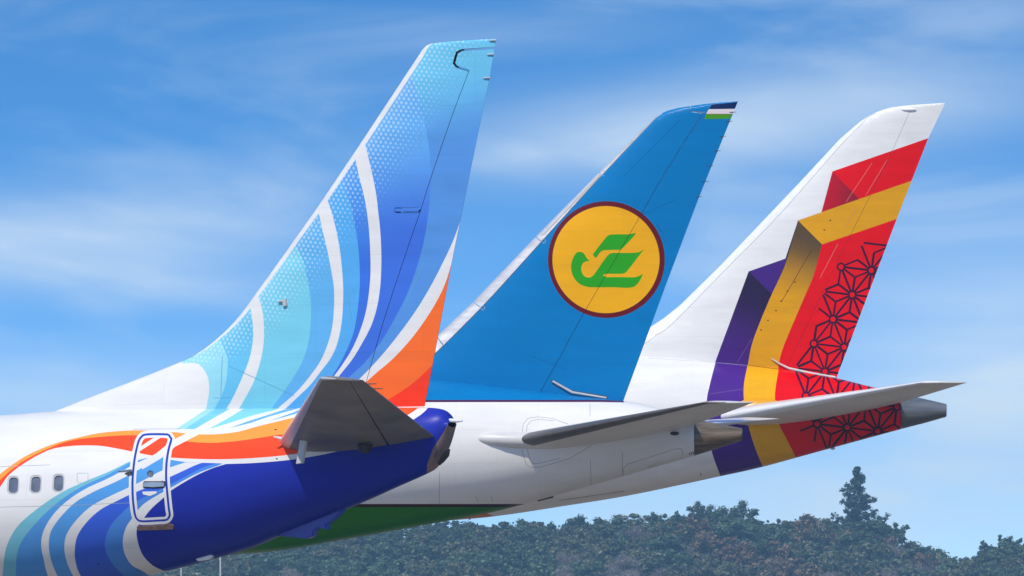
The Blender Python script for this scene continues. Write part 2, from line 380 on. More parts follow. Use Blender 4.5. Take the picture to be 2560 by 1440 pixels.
def panel(name, secs, s0, s1, mat, parent, nose=14, close_tip=True, below=1.0):
    """a wing panel lofted through sections (leading point, trailing point, half thickness) between chord fractions s0..s1"""
    bm = bmesh.new(); rings = []
    q = np.linspace(0, 1, nose); ss = s0 + (s1 - s0) * (q ** 2 if s0 == 0 else q)
    for le, te, th in secs:
        d = te - le; up = Vector((0, 0, 1)); up = (up - d * (up.dot(d) / d.length_squared)).normalized()
        prof = np.maximum(NACA(ss), 0.03 if s1 < 1 else 0.0) * th + 0.006 * ss
        ring = [le + d * s + up * t for s, t in zip(ss[::-1], prof[::-1])] + [le + d * s - up * t * below for s, t in zip(ss[(1 if s0 == 0 else 0):], prof[(1 if s0 == 0 else 0):])]
        rings.append([bm.verts.new(p) for p in ring])
    n = len(rings[0])
    for a, b in zip(rings[:-1], rings[1:]):
        for k in range(n): bm.faces.new((a[k], a[(k + 1) % n], b[(k + 1) % n], b[k]))
    bm.faces.new(rings[0]); bm.faces.new(rings[-1][::-1])
    return bm_obj(name, bm, mat, parent, ang=42)
def sections(ler, ter, let, tet, tr, tt, n=14, inner=0.12, tip=0.06, mir=False, bow=None):
    out = []
    for i in range(n + 1):
        f = -inner + (1 + inner) * i / n; le = ler.lerp(let, f); te = ter.lerp(tet, f); th = tr + (tt - tr) * f
        if bow: le = le + bow(f)[0]; te = te + bow(f)[1]
        out.append((le, te, th))
    sp = (let - ler); sp = sp / max(1e-6, abs(sp.y))
    for k, (sh, dx) in enumerate(((0.85, 0.10), (0.6, 0.24), (0.25, 0.42))):     # rounded tip cap
        le, te, th = out[n]; off = Vector((0, math.copysign(1, let.y), 0)) * tip * (k + 1) / 3 * 2
        out.append((le.lerp(te, dx) + off, te + off, th * sh))
    if mir: out = [(Vector((a.x, -a.y, a.z)), Vector((b.x, -b.y, b.z)), t) for a, b, t in out]
    return out

# ------------------------------------------------------------------ the ground
def sheet(name, x0, x1, y0, y1, z, mat):
    bm = bmesh.new(); bm.faces.new([bm.verts.new(p) for p in ((x0, y0, z), (x1, y0, z), (x1, y1, z), (x0, y1, z))]); return tag(bm_obj(name, bm, mat, sm=False), kind='structure')
sheet('ground', -9000, 9000, -3000, 15000, 0.0, plain('dry_grass_ground', (0.16, 0.165, 0.09), 0.9, var=0.3, scale=0.05))
sheet('apron', -320, 320, -120, 620, 0.004, plain('worn_concrete_apron', (0.205, 0.17, 0.13), 0.85, var=0.18, scale=0.3))

# ------------------------------------------------------------------ aircraft with the fan livery (nearest, tail swung towards the camera)
WHITE = (0.79, 0.782, 0.755)
def right_of(curve, top=None, bottom=1080, far=1500):
    """the area to the right of a line drawn from top to bottom"""
    c = smooth(curve); t = top if top is not None else 0
    return np.vstack([c, [(c[-1][0], bottom), (far, bottom), (far, t), (c[0][0], t)]])
def band(a, b): return np.vstack([smooth(a), smooth(b)[::-1]])

A = Craft('airliner_tail', 1060, 140.0, 30.0)
LE1 = [(1240, 97), (1200, 99), (1140, 103), (1100, 106), (1078, 109), (1066, 114), (1056, 124), (1046, 140), (904, 355), (800, 510), (700, 651), (609, 778), (580, 812), (553, 838), (520, 866), (480, 893), (400, 926), (300, 965), (200, 1003), (130, 1031), (120, 1050)]
TE1 = [(1240, 97), (1224, 195), (1192, 348), (1165, 480), (1129, 657), (1081, 913), (1060, 1020), (1055, 1050)]
fin1 = FinSurf(A, LE1, TE1, 0.05, 0.40)
C1 = [(455, 909), (490, 908), (508, 922), (520, 945), (523, 975), (519, 1003), (514, 1030), (510, 1060)]
C2 = [(545, 845), (556, 862), (567, 890), (569, 915), (565, 955), (553, 991), (537, 1020), (520, 1050)]
S1L = [(612, 745), (625, 768), (631, 802), (633, 842), (627, 883), (617, 915), (597, 963), (577, 1004), (560, 1030), (545, 1055)]
S1R = [(630, 712), (646, 742), (656, 778), (660, 822), (658, 867), (650, 907), (634, 955), (613, 995), (597, 1022), (575, 1055)]
T1 = [(728, 595), (745, 625), (758, 653), (770, 706), (777, 754), (777, 802), (772, 850), (758, 899), (734, 943), (698, 995), (678, 1022), (650, 1055)]
S2L = [(782, 495), (795, 524), (803, 561), (819, 629), (829, 681), (835, 722), (835, 770), (831, 814), (821, 855), (803, 899), (779, 935), (742, 979), (698, 1018), (660, 1050)]
S2R = [(802, 460), (815, 490), (827, 524), (839, 569), (849, 621), (855, 673), (858, 722), (857, 770), (853, 814), (843, 859), (827, 895), (803, 927), (775, 963), (746, 991), (718, 1018), (685, 1050)]
T2 = [(842, 420), (857, 451), (871, 494), (879, 520), (889, 573), (896, 621), (899, 669), (899, 722), (893, 782), (883, 834), (863, 883), (839, 927), (800, 985), (760, 1040)]
S3L = [(878, 362), (887, 390), (897, 438), (909, 485), (917, 528), (923, 581), (926, 641), (926, 689), (921, 742), (913, 786), (899, 830), (881, 871), (859, 907), (839, 935), (800, 985), (770, 1020), (745, 1050)]
S3R = [(898, 325), (911, 355), (920, 390), (932, 442), (941, 490), (945, 525), (950, 569), (953, 621), (953, 673), (950, 722), (942, 770), (928, 814), (907, 855), (883, 895), (855, 931), (815, 980), (785, 1018), (760, 1050)]
T3 = [(1012, 150), (1026, 188), (1043, 237), (1059, 296), (1071, 359), (1076, 414), (1077, 459), (1074, 500), (1069, 548), (1060, 601), (1044, 661), (1020, 730), (988, 794), (952, 855), (911, 907), (879, 937), (830, 990), (795, 1035)]
S4L = [(1166, 500), (1153, 545), (1133, 601), (1105, 661), (1073, 722), (1036, 782), (992, 842), (952, 891), (911, 935), (860, 985), (815, 1035)]
S4R = [(1150, 600), (1131, 653), (1109, 718), (1077, 778), (1032, 842), (984, 895), (940, 933), (905, 965), (860, 1010), (840, 1040)]
OR = [(1092, 900), (1081, 913), (1036, 955), (996, 983), (965, 1002), (930, 1020), (900, 1040)]
lew = [(u + d, v) for (u, v), d in zip(LE1, (0, 0, 0, 0, 4, 8, 11, 13, 14, 13, 12, 11, 10, 8, 6, 4, 0, 0, 0, 0, 0))]
c_ = lin
pf = [(right_of(C1), c_((150, 214, 226)), 0.8), (right_of(C2), c_((106, 192, 226)), 1.0), (right_of(S1L), WHITE, 0), (right_of(S1R), c_((122, 204, 224)), 1.0),
      (right_of(T1), c_((100, 178, 228)), 1.0), (right_of(S2L), WHITE, 0), (right_of(S2R), c_((88, 172, 230)), 0.9), (right_of(T2), grad(c_((84, 156, 228)), c_((62, 116, 216)), (880, 430), (905, 680)), 1.0), (right_of(S3L), WHITE, 0),
      (right_of(S3R), grad(c_((104, 174, 232)), c_((66, 114, 214)), (975, 310), (1015, 600)), 1.0), (right_of(T3), grad(c_((112, 198, 230)), c_((88, 148, 216)), (1075, 150), (1120, 380)), 0.8), (right_of(S4L, 500), WHITE, 0), (right_of(S4R, 600), c_((252, 112, 42)), 0), (right_of(OR, 900), c_((250, 62, 30)), 0),
      (np.vstack([np.array(LE1[4:16]) - [[30, 8]], lew[4:16][::-1]]), WHITE, 0)]
hinge1 = [(1173, 176), (1147, 244), (1123, 310), (1078, 442), (1052, 524), (1016, 629), (968, 774), (940, 867), (919, 943), (899, 1019)]
rud1 = np.array([(1240, 119), (1152, 126), (1141, 133), (1135, 158), (1142, 166), *hinge1, (1075, 1017), (1300, 900), (1300, 119)])
gap1 = [stroke([(1246, 119), (1152, 126)], 6), stroke(dens([(1152, 126), (1142, 132), (1135, 158), (1141, 166), (1172, 176)], 6), 6), stroke(smooth(hinge1, 12), 1.25), stroke([(895, 1019), (1080, 1017)], 2.4)]
slot1 = rrect(1018, 525, 64, 10, 4.9)
panels1 = [stroke(p, 1.6) for p in ([(556, 890), (552, 990)], [(572, 915), (735, 990)], [(535, 995), (575, 994)], [(870, 745), (880, 800)], [(1060, 655), (1010, 770)])]
pf += [(p, c_((96, 158, 196)), 0) for p in panels1]
le_x = np.array(smooth(LE1, 30)); exu = []
lu = fin1.uv(np.array(smooth(LE1, 12)))
for d in (0.008, 0.02, 0.04, 0.07, 0.11, 0.16): exu.append(lu + [d, -d * 0.6])
def dots1(U):
    a = np.interp(U[:, 1], fin1.lz, fin1.lx); d = U[:, 0] - a
    return np.clip(0.044 * (1 - d / 1.75), 0, 0.044) * (U[:, 1] > A.p3(600, 1000).z)
dom1 = np.vstack([np.array(LE1), np.array(TE1)[::-1]])
pc = skin(fin1, dom1, pf, WHITE, cuts=[('rudder', rud1), ('slot', slot1)], gaps=gap1 + [stroke(np.vstack([slot1, slot1[:1]]), 2.2)], step=0.16, extra=np.vstack(exu), dot=dots1)
fin_o = part('vertical_fin', [pc['skin']], A.root, M['paint1'], edge=(0.03, 0.035, 0.05), label='swept blue fin with white curved stripes and dots')
rud_o = part('rudder', [v for k, v in pc.items() if k.startswith('rudder')], A.root, M['paint1'], edge=(0.03, 0.035, 0.05), label='blue and orange rudder')
part('hinge_fairing', [v for k, v in pc.items() if k.startswith('slot')], fin_o, M['paint1'], wall=0.02, sym=False, shift=-0.025)

TOP1 = [(-900, 1052), (-300, 1044), (0, 1038), (130, 1029), (300, 1023), (500, 1019), (800, 1018), (1040, 1019), (1085, 1020), (1108, 1024), (1121, 1032), (1128, 1043), (1131, 1056)]
BOT1 = [(-900, 1520), (-300, 1516), (0, 1500), (200, 1476), (404, 1430), (600, 1377), (689, 1342), (884, 1264), (989, 1218), (1062, 1186), (1088, 1170), (1108, 1140), (1122, 1105), (1131, 1066)]
WID1 = [(-900, 1.88), (-300, 1.86), (0, 1.8), (200, 1.68), (400, 1.5), (600, 1.25), (800, 0.95), (950, 0.68), (1050, 0.48), (1100, 0.34), (1131, 0.16)]
body1 = BodySurf(A, TOP1, BOT1, WID1)
x0 = float(A.loc(-700, 1200)[0]); x1 = float(A.loc(1130.5, 1060)[0])
def uvbox(s, x0, x1): return np.vstack([dens([(x0, 0), (x1, 0)], 0.2), dens([(x1, 0.0), (x1, math.pi * s.K)], 0.2)[1:], dens([(x1, math.pi * s.K), (x0, math.pi * s.K)], 0.2)[1:], dens([(x0, math.pi * s.K), (x0, 0)], 0.2)[1:-1]])
ORT = [(-60, 1240), (-30, 1212), (0, 1185), (39, 1156), (78, 1133), (136, 1109), (194, 1094), (253, 1082), (330, 1076), (389, 1077), (440, 1081), (487, 1085), (518, 1086), (549, 1085), (596, 1079), (643, 1066), (721, 1047), (780, 1032), (830, 1010)]
ORM = [(-60, 1262), (-30, 1232), (0, 1200), (50, 1158), (117, 1123), (175, 1102), (253, 1092), (330, 1088), (389, 1092), (463, 1103), (518, 1107), (565, 1105), (612, 1100), (690, 1088), (760, 1078), (900, 1050), (1010, 1015)]
ORB = [(-60, 1300), (-30, 1262), (0, 1218), (23, 1187), (58, 1160), (97, 1137), (136, 1121), (194, 1114), (253, 1115), (311, 1125), (369, 1137), (428, 1144), (518, 1148), (596, 1147), (674, 1142), (737, 1135), (776, 1127), (850, 1112), (950, 1075), (1018, 1038), (1042, 1022), (1060, 1000)]
DBT = [(565, 1160), (643, 1157), (737, 1148), (837, 1130), (930, 1102), (1000, 1068), (1035, 1048), (1060, 1030), (1080, 1008)]
DBL = [(440, 1445), (408, 1427), (381, 1413), (358, 1389), (346, 1360), (342, 1323), (362, 1292), (381, 1269), (408, 1245), (428, 1226), (486, 1191), (530, 1171), (565, 1160)]
FT = [(323, 1154), (362, 1146), (410, 1147), (463, 1155), (505, 1157), (542, 1158), (565, 1160)]
F0 = [(0, 1500), (6, 1440), (12, 1385), (23, 1350), (47, 1312), (97, 1269), (156, 1230), (214, 1203), (272, 1179), (323, 1154)]
F1 = [(36, 1500), (39, 1440), (43, 1385), (58, 1347), (97, 1300), (136, 1263), (175, 1234), (214, 1212), (272, 1185), (323, 1157)]
W1L = [(150, 1500), (120, 1440), (109, 1397), (103, 1362), (109, 1327), (132, 1288), (167, 1253), (214, 1222), (272, 1195), (330, 1164), (362, 1148)]
W1R = [(178, 1500), (144, 1440), (128, 1401), (122, 1362), (128, 1327), (152, 1292), (187, 1257), (233, 1230), (292, 1203), (338, 1179), (389, 1149), (400, 1141)]
W2L = [(225, 1500), (183, 1440), (165, 1397), (161, 1366), (167, 1335), (191, 1300), (229, 1265), (280, 1238), (323, 1218), (362, 1199), (408, 1175), (463, 1156)]
W2R = [(245, 1500), (202, 1440), (189, 1405), (187, 1374), (194, 1339), (218, 1304), (253, 1273), (299, 1249), (330, 1234), (369, 1218), (428, 1191), (486, 1164), (505, 1157)]
F3 = [(370, 1500), (311, 1440), (284, 1413), (264, 1378), (264, 1347), (276, 1315), (303, 1284), (330, 1261), (362, 1242), (428, 1210), (505, 1170), (542, 1158)]
W3L = [(440, 1500), (369, 1436), (330, 1413), (311, 1382), (307, 1350), (315, 1319), (330, 1296), (350, 1269), (369, 1253), (408, 1230), (486, 1187), (545, 1164), (560, 1158)]
def fan(curve): return np.vstack([smooth(curve), [(curve[-1][0] + 4, curve[-1][1]), *[q for q in FT if q[0] > curve[-1][0] + 6], (700, 1170), (700, 1500)]])
P = [(fan(F0), c_((118, 190, 206)), 0), (fan(F1), c_((84, 152, 216)), 0), (fan(W1L), WHITE, 0), (fan(W1R), c_((86, 158, 222)), 0), (fan(W2L), WHITE, 0), (fan(W2R), c_((60, 100, 212)), 0), (fan(F3), c_((78, 140, 218)), 0), (fan(W3L), WHITE, 0),
     (np.vstack([smooth(DBL), smooth(DBT), [(1250, 960), (1250, 1500), (440, 1500)]]), c_((36, 50, 164)), 0),
     (band(ORT, ORM), c_((255, 158, 66)), 0), (np.vstack([smooth(ORM), [(1060, 990)], smooth(ORB)[::-1]]), c_((252, 78, 38)), 0),
     (np.array([(770, 1000), (1046, 1000), (1030, 1030), (1005, 1032), (900, 1052), (760, 1045)]), c_((252, 92, 42)), 0),
     # where the fin's stripes run out over the shoulder
     (np.array([(518, 1000), (518, 1021), (443, 1071), (468, 1073), (545, 1021), (545, 1000)]), c_((160, 216, 226)), 0),
     (np.array([(540, 1000), (540, 1021), (463, 1072), (486, 1073), (576, 1021), (576, 1000)]), c_((122, 200, 228)), 0),
     (np.vstack([[(596, 1000), (596, 1021)], smooth([(502, 1074), (534, 1069), (581, 1055), (635, 1038), (698, 1021), (720, 1005)])]), c_((130, 208, 230)), 0),
     (np.array([(571, 1071), (627, 1057), (674, 1041), (742, 1022), (760, 1005), (740, 1000), (713, 1023), (674, 1036), (620, 1053)]), c_((104, 172, 226)), 0),
     (np.array([(671, 1053), (734, 1036), (770, 1022), (770, 1014), (734, 1031)]), c_((96, 160, 226)), 0),
     (stroke([(612, 1010), (573, 1034), (494, 1078), (434, 1109), (396, 1140), (352, 1166)], 17), WHITE, 0), (stroke([(404, 1087), (372, 1108), (338, 1130)], 9), WHITE, 0)]
seams = [[(220, 1019), (460, 1018), (735, 1021)], [(332, 1073), (454, 1072)], [(0, 1268), (150, 1264), (330, 1257)], [(0, 1167), (125, 1162)], [(193, 1183), (193, 1207), (220, 1207), (220, 1183), (193, 1183)], [(930, 1112), (1010, 1090)]]
P += [(stroke(dens(s_, 8), 1.2), c_((150, 158, 164)), 0) for s_ in seams]
door = np.array([(358, 1088), (372, 1086), (410, 1086), (422, 1088), (428, 1097), (421, 1124), (416, 1157), (415, 1196), (418, 1235), (422, 1274), (424, 1288), (417, 1299), (400, 1301), (356, 1303), (344, 1299), (338, 1288), (334, 1262), (332, 1235), (332, 1196), (337, 1147), (347, 1103)], float)
dc = door.mean(0); sc = lambda k: dc + (door - dc) * k
door_s = smooth(np.vstack([door, door[:1]]), 6)[:-1]
grow = lambda d: door_s + (lambda n: n / np.linalg.norm(n, axis=1)[:, None])(np.stack([-(np.roll(door_s, -1, 0) - np.roll(door_s, 1, 0))[:, 1], (np.roll(door_s, -1, 0) - np.roll(door_s, 1, 0))[:, 0]], 1)) * -d
P_door_out = [(grow(9.5), WHITE, 0)]
inner = [q for q in P]                      # the scheme carries on across the door leaf
ring = stroke(np.vstack([door_s, door_s[:1]]), 5.0)
P2 = P + [(np.vstack([grow(9.5), grow(9.5)[:1], grow(-8.5)[:1], grow(-8.5)[::-1]]), WHITE, 0), (np.vstack([grow(2.6), grow(2.6)[:1], grow(-2.4)[:1], grow(-2.4)[::-1]]), c_((38, 66, 180)), 0)]
tan_ = np.array([(1066, 1195), (1068, 1160), (1082, 1122), (1108, 1082), (1124, 1052), (1170, 1040), (1180, 1200)])
P2 += [(tan_, c_((150, 126, 116)), 0)]
P2 += [(rrect(u_, v_, 5, 3, 1.4), c_((25, 22, 22)), 0) for u_, v_ in ((689, 1074), (692, 1147), (246, 1410))]
wins = [(33, 1213), (89, 1211), (146, 1208)]
cuts = [('door', grow(2.6))]; gaps = [stroke(np.vstack([grow(2.6), grow(2.6)[:1]]), 1.0)]
for u_, v_ in wins: cuts += [('frame', rrect(u_, v_, 30, 47, 11, -0.06)), ('pane', rrect(u_, v_, 23, 39, 9, -0.06))]
cuts += [('porthole', circle(376, 1185, 8.5, 9, 20))]
pb = skin(body1, uvbox(body1, x0, x1), P2, WHITE, cuts=cuts, gaps=gaps, step=0.15, uv_domain=True)
part('fuselage', [pb['skin']], A.root, M['paint1'], sym=False, wall=0.05, label='white rear fuselage with orange wave, blue fan stripes and deep blue tail')
door_o = part('door', [pb['door']], A.root, M['paint1'], sym=False, both=False, wall=0.05, label='narrow curved door outlined in blue and white')
part('porthole', [pb['porthole']], door_o, M['glass'], sym=False, both=False, wall=0.03, shift=0.02)
for i in range(3):
    sfx = '' if i == 0 else f'#{i + 1}'
    fo = part('window', [pb['frame' + sfx]], A.root, M['lightgrey'], sym=False, both=False, wall=0.04, shift=0.008, edge=(0.2, 0.2, 0.2))
    part('pane', [pb['pane' + sfx]], fo, M['glass'], sym=False, both=False, wall=0.03, shift=0.03)
def cap(surf, x, parent, mat):
    th = np.linspace(0, math.pi, 24); U = np.stack([np.full(24, x + 0.02), th * surf.K], 1); X = surf.xyz(U) * 0.995; bm = bmesh.new()
    X[:, 2] += surf.prm(np.array([x]))[0][0] * 0.005
    ring_ = [bm.verts.new(p) for p in X] + [bm.verts.new((p[0], -p[1], p[2])) for p in X[-2:0:-1]]; bm.faces.new(ring_); return bm_obj('bulkhead', bm, mat, parent, sm=False)
cap(body1, x0, A.root, M['white'])
def on_body(craft, surf, u, v, out=0.0):
    U = surf.uv(np.array([(u, v)])); return Vector(surf.xyz(U)[0]) + Vector(surf.nrm(U)[0]) * out
# door furniture, sill, hinge
hb = [on_body(A, body1, u_, v_, 0.012) for u_, v_ in ((359, 1209), (363, 1206), (385, 1205), (411, 1206), (412, 1216), (385, 1218), (360, 1217))]
nd = Vector(body1.nrm(body1.uv(np.array([(385, 1212)])))[0])
slab('handle', hb, nd * 0.04, M['chrome'], door_o, 0.006); slab('handle_recess', [p - nd * 0.012 for p in [on_body(A, body1, u_, v_, 0.012) for u_, v_ in ((357, 1210), (360, 1203), (414, 1203), (415, 1214), (408, 1221), (358, 1220))]], nd * 0.012, M['soot'], door_o, 0.003)
slab('placard', [on_body(A, body1, u_, v_, 0.004) for u_, v_ in ((356, 1229), (392, 1228), (392, 1233), (375, 1240), (358, 1236))], nd * 0.006, M['white'], door_o, 0)
ns = Vector(body1.nrm(body1.uv(np.array([(390, 1318)])))[0])
slab('door_sill', [on_body(A, body1, u_, v_, 0.02) for u_, v_ in ((343, 1314), (390, 1312), (428, 1308), (436, 1311), (434, 1322), (390, 1324), (344, 1325))], ns * 0.025, M['rust'], A.root)
slab('hinge', [on_body(A, body1, u_, v_, 0.015) for u_, v_ in ((296, 1176), (330, 1173), (330, 1177), (297, 1179))], nd * 0.03, M['chrome'], A.root)
slab('hinge', [on_body(A, body1, u_, v_, 0.015) for u_, v_ in ((312, 1183), (330, 1178), (330, 1186), (322, 1188))], nd * 0.04, M['soot'], A.root)
# tail end: exhaust, light, skid, drain mast
ex = A.p3(1098, 1132, 0.0); axd = Vector((0.86, 0, -0.5))
bm = bmesh.new(); tube_bm(bm, [ex - axd * 0.42, ex - axd * 0.1, ex + axd * 0.06], [0.24, 0.22, 0.205], 22, False); tube_bm(bm, [ex + axd * 0.06, ex - axd * 0.28], [0.19, 0.14], 22, False)
exo = bm_obj('exhaust', bm, M['soot'], A.root)
slab('exhaust_flap', [A.p3(u_, v_, y_) for u_, v_, y_ in ((1112, 1128, -0.2), (1124, 1122, -0.12), (1121, 1140, -0.12), (1109, 1154, -0.12), (1098, 1164, -0.16), (1096, 1156, -0.2))], Vector((0.02, 0.05, 0)), M['soot'], A.root, 0.006)
tube('tail_light', [A.p3(1122, 1051, -0.05), A.p3(1143, 1052, -0.05), A.p3(1156, 1052, -0.05)], [0.04, 0.035, 0.016], M['lens'], A.root)
slab('tail_skid', [A.p3(u_, v_, 0) for u_, v_ in ((684, 1338), (740, 1306), (800, 1280), (860, 1262), (862, 1276), (842, 1296), (820, 1312), (822, 1324), (800, 1319), (789, 1328), (787, 1341), (771, 1347), (735, 1343))], Vector((0, 0.16, 0)), M['blue'], A.root, 0.02)
slab('drain_mast', [A.p3(u_, v_, -0.25) for u_, v_ in ((486, 1392), (495, 1385), (527, 1379), (534, 1390), (527, 1398), (497, 1403))], Vector((0, 0.10, 0)), M['white'], A.root, 0.015)
# aerial on the fin
fs = float(fin1.y(*[np.array([q]) for q in A.loc(708, 750)])[0])
bl = [A.p3(u_, v_, fs - 0.03) for u_, v_ in ((695, 753), (716, 747), (718, 765), (709, 767), (708, 755), (696, 756))]
slab('blade_aerial', bl, Vector((0, 0.07, 0)), M['lightgrey'], A.root, 0.008)
for v_ in (99, 134, 193):
    u_ = np.interp(v_, [97, 195], [1240, 1224]); tube('static_wick', [A.p3(u_ - 16, v_ + 2, -0.03), A.p3(u_ + 2, v_ + 1, -0.03)], 0.013, M['lightgrey'], A.root, 6)
# tailplane
def stab(craft, ler, ter, let, tet, tr, tt, hinge, le_w, mats, name='horizontal_stabilizer', mir=False, below=1.0, label=None, bow=None, elev=True):
    S = sections(ler, ter, let, tet, tr, tt, mir=mir, bow=bow)
    main = panel(name, S, le_w, hinge if elev else 1.0, mats[0], craft.root, below=below)
    if label: main['label'] = label
    panel('leading_edge', S, 0.0, le_w - 0.002, mats[1], main, below=below, nose=8)
    if elev: panel('elevator', S, hinge + 0.012, 1.0, mats[2], main, below=below, nose=8)
    return main, S
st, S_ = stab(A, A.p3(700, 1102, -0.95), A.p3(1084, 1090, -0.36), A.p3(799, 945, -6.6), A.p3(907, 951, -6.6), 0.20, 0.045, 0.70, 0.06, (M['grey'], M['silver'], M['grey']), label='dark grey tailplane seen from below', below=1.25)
slab('strap', [A.p3(u_, v_, -1.75) for u_, v_ in ((752, 1100), (768, 1098), (758, 1158), (742, 1160))], Vector((0.02, 0.05, 0)), M['lightgrey'], st, 0.006)
slab('hinge_bracket', [A.p3(u_, v_, -1.15) for u_, v_ in ((896, 1112), (930, 1110), (924, 1128), (912, 1134), (900, 1128))], Vector((0.0, 0.12, 0)), M['soot'], st, 0.01)
for f_ in (0.25, 0.6): q_ = S_[14][1].lerp(S_[11][1], f_); tube('static_wick', [q_ - Vector((0.05, 0, 0)), q_ + Vector((0.2, 0, 0.0))], [0.012, 0.008], M['seal'], st, 5)
tube('vortex_probe', [A.p3(703, 1096, -1.05), A.p3(684, 1092, -1.15)], [0.03, 0.012], M['white'], st, 6)
tag(A.root, 'airliner tail with white stripes fanning over blue fin, orange wave and door on white fuselage', 'airliner')

# ------------------------------------------------------------------ aircraft with the blue fin and round bird emblem (middle)
B = Craft('airliner_tail', 1558, 206.0, 4.3)
LE2 = [(1845, 253), (1800, 256), (1760, 260), (1726, 265), (1695, 270), (1668, 277), (1649, 286), (1632, 297), (1499, 430), (1342, 589), (1181, 757), (1095, 838), (1050, 876), (1000, 905), (940, 930), (900, 960), (890, 1012)]
TE2 = [(1845, 253), (1748, 492), (1666, 709), (1558, 1003), (1555, 1012)]
fin2 = FinSurf(B, LE2, TE2, 0.055, 0.42)
BLUE2 = c_((0, 119, 180)); MAROON = c_((104, 14, 22)); YEL = c_((240, 172, 0)); GRN = c_((46, 160, 16))
def cv(pts, s, ox, oy): return [(ox + s * a, oy + s * b) for a, b in pts]
k6 = (0.375, 1080, 480); k7 = (0.4167, 1320, 230)
wing_up = cv([(1072, 415), (1110, 366), (1150, 315), (1165, 297), (1190, 284), (1250, 282), (1310, 282), (1358, 274), (1330, 312), (1275, 370), (1250, 385), (1195, 386), (1140, 390), (1120, 402), (1092, 440)], *k6)
bird = cv([(985, 398), (1010, 405), (1030, 438), (1050, 460), (1028, 462), (1006, 474), (996, 495), (995, 520), (1005, 548), (1025, 567), (1050, 571), (1075, 556), (1100, 522), (1150, 450), (1175, 420), (1200, 407), (1280, 406), (1350, 405), (1385, 399), (1412, 382), (1390, 412), (1300, 528), (1270, 544), (1210, 546), (1160, 545), (1142, 552), (1145, 562), (1165, 567), (1260, 567), (1360, 567), (1405, 548), (1345, 632), (1200, 635), (1075, 635), (1030, 631), (980, 610), (945, 570), (928, 520), (930, 470), (950, 420), (965, 402)], *k6)
lew2 = [(1655, 284), (1640, 294), (1503, 440), (1466, 480), (1354, 604), (1211, 761), (1095, 877), (1050, 912), (980, 950)]
le_poly = np.array([(1655, 275), (1490, 420), (1180, 740), (1080, 830), (930, 920), (940, 960)] + lew2[::-1])
pf2 = [(np.array(cv([(1103, 75), (1270, 60), (1237, 101), (1085, 103)], *k7)), c_((16, 34, 84)), 0), (np.array(cv([(1085, 103), (1245, 101), (1228, 131), (1068, 131)], *k7)), c_((226, 214, 214)), 0),
       (np.array(cv([(1068, 131), (1228, 131), (1215, 134), (1067, 134)], *k7)), c_((150, 60, 50)), 0), (np.array(cv([(1067, 134), (1225, 133), (1212, 160), (1057, 163)], *k7)), c_((76, 152, 22)), 0)]
em_out = circle(1516, 649, 146, 146, 72); em_in = circle(1515, 649, 134, 134, 72)
ln2 = [[(1700, 300), (1560, 440)], [(1596, 540), (1690, 500)], [(1420, 740), (1560, 560), (1610, 590)], [(1330, 890), (1415, 925)], [(1640, 560), (1655, 580)]]
pf2 += [(stroke(dens(p, 8), 1.3), c_((0, 86, 146)), 0) for p in ln2]
hinge2 = [(1757, 283), (1700, 372), (1648, 456), (1607, 528), (1530, 661), (1455, 791), (1400, 892), (1352, 978), (1340, 1012)]
rud2 = np.array([(1726, 279), *hinge2, (1700, 1012), (1900, 600), (1900, 279)])
gap2 = [stroke(smooth(hinge2, 12), 1.1), stroke([(1726, 265), (1726, 279), (1756, 283)], 1.6), stroke([(1726, 279), (1762, 280)], 1.6)]
lgap = [stroke(p, 2.4) for p in ([(1332, 586), (1356, 606)], [(1175, 748), (1203, 770)], [(1086, 832), (1110, 866)], [(1485, 424), (1510, 440)])] + [stroke(smooth(lew2, 12), 1.6)]
lu2 = fin2.uv(np.array(smooth(LE2, 12))); ex2 = np.vstack([lu2 + [d, -d * 0.6] for d in (0.01, 0.03, 0.06, 0.10, 0.16)])
dom2 = np.vstack([np.array(LE2), np.array(TE2)[::-1]])
pc = skin(fin2, dom2, pf2, BLUE2, cuts=[('edge', le_poly), ('rudder', rud2), ('disc', em_out), ('face', em_in), ('bird', np.array(smooth(wing_up + wing_up[:1], 5))), ('bird', np.array(smooth(bird + bird[:1], 5)))], gaps=gap2 + lgap, step=0.2, extra=ex2)
fin_o = part('vertical_fin', [pc['skin']], B.root, M['paint2'], edge=(0.03, 0.035, 0.05), label='plain blue swept fin')
rud_o = part('rudder', [v for k, v in pc.items() if k.startswith('rudder')], B.root, M['paint2'], edge=(0.03, 0.035, 0.05))
for k in [k for k in pc if k.startswith(('disc', 'face', 'bird'))]:
    col_ = MAROON if k.startswith('disc') else YEL if k.startswith('face') else GRN; X_, N_, T_, C_ = pc[k]; C_[:, :, :3] = col_
allk = lambda s: [v for k, v in pc.items() if k.startswith(s)]
em_o = part('emblem', allk('disc'), fin_o, M['paint2'], label='maroon ring round a yellow disc with a green bird'); em_o.parent = fin_o
part('emblem_face', allk('face'), fin_o, M['paint2'], label='yellow disc'); part('emblem_bird', allk('bird'), fin_o, M['paint2'], label='green stylised flying bird')
part('leading_edge', allk('edge'), B.root, M['silver'], label='bare grey metal leading edge in sections')
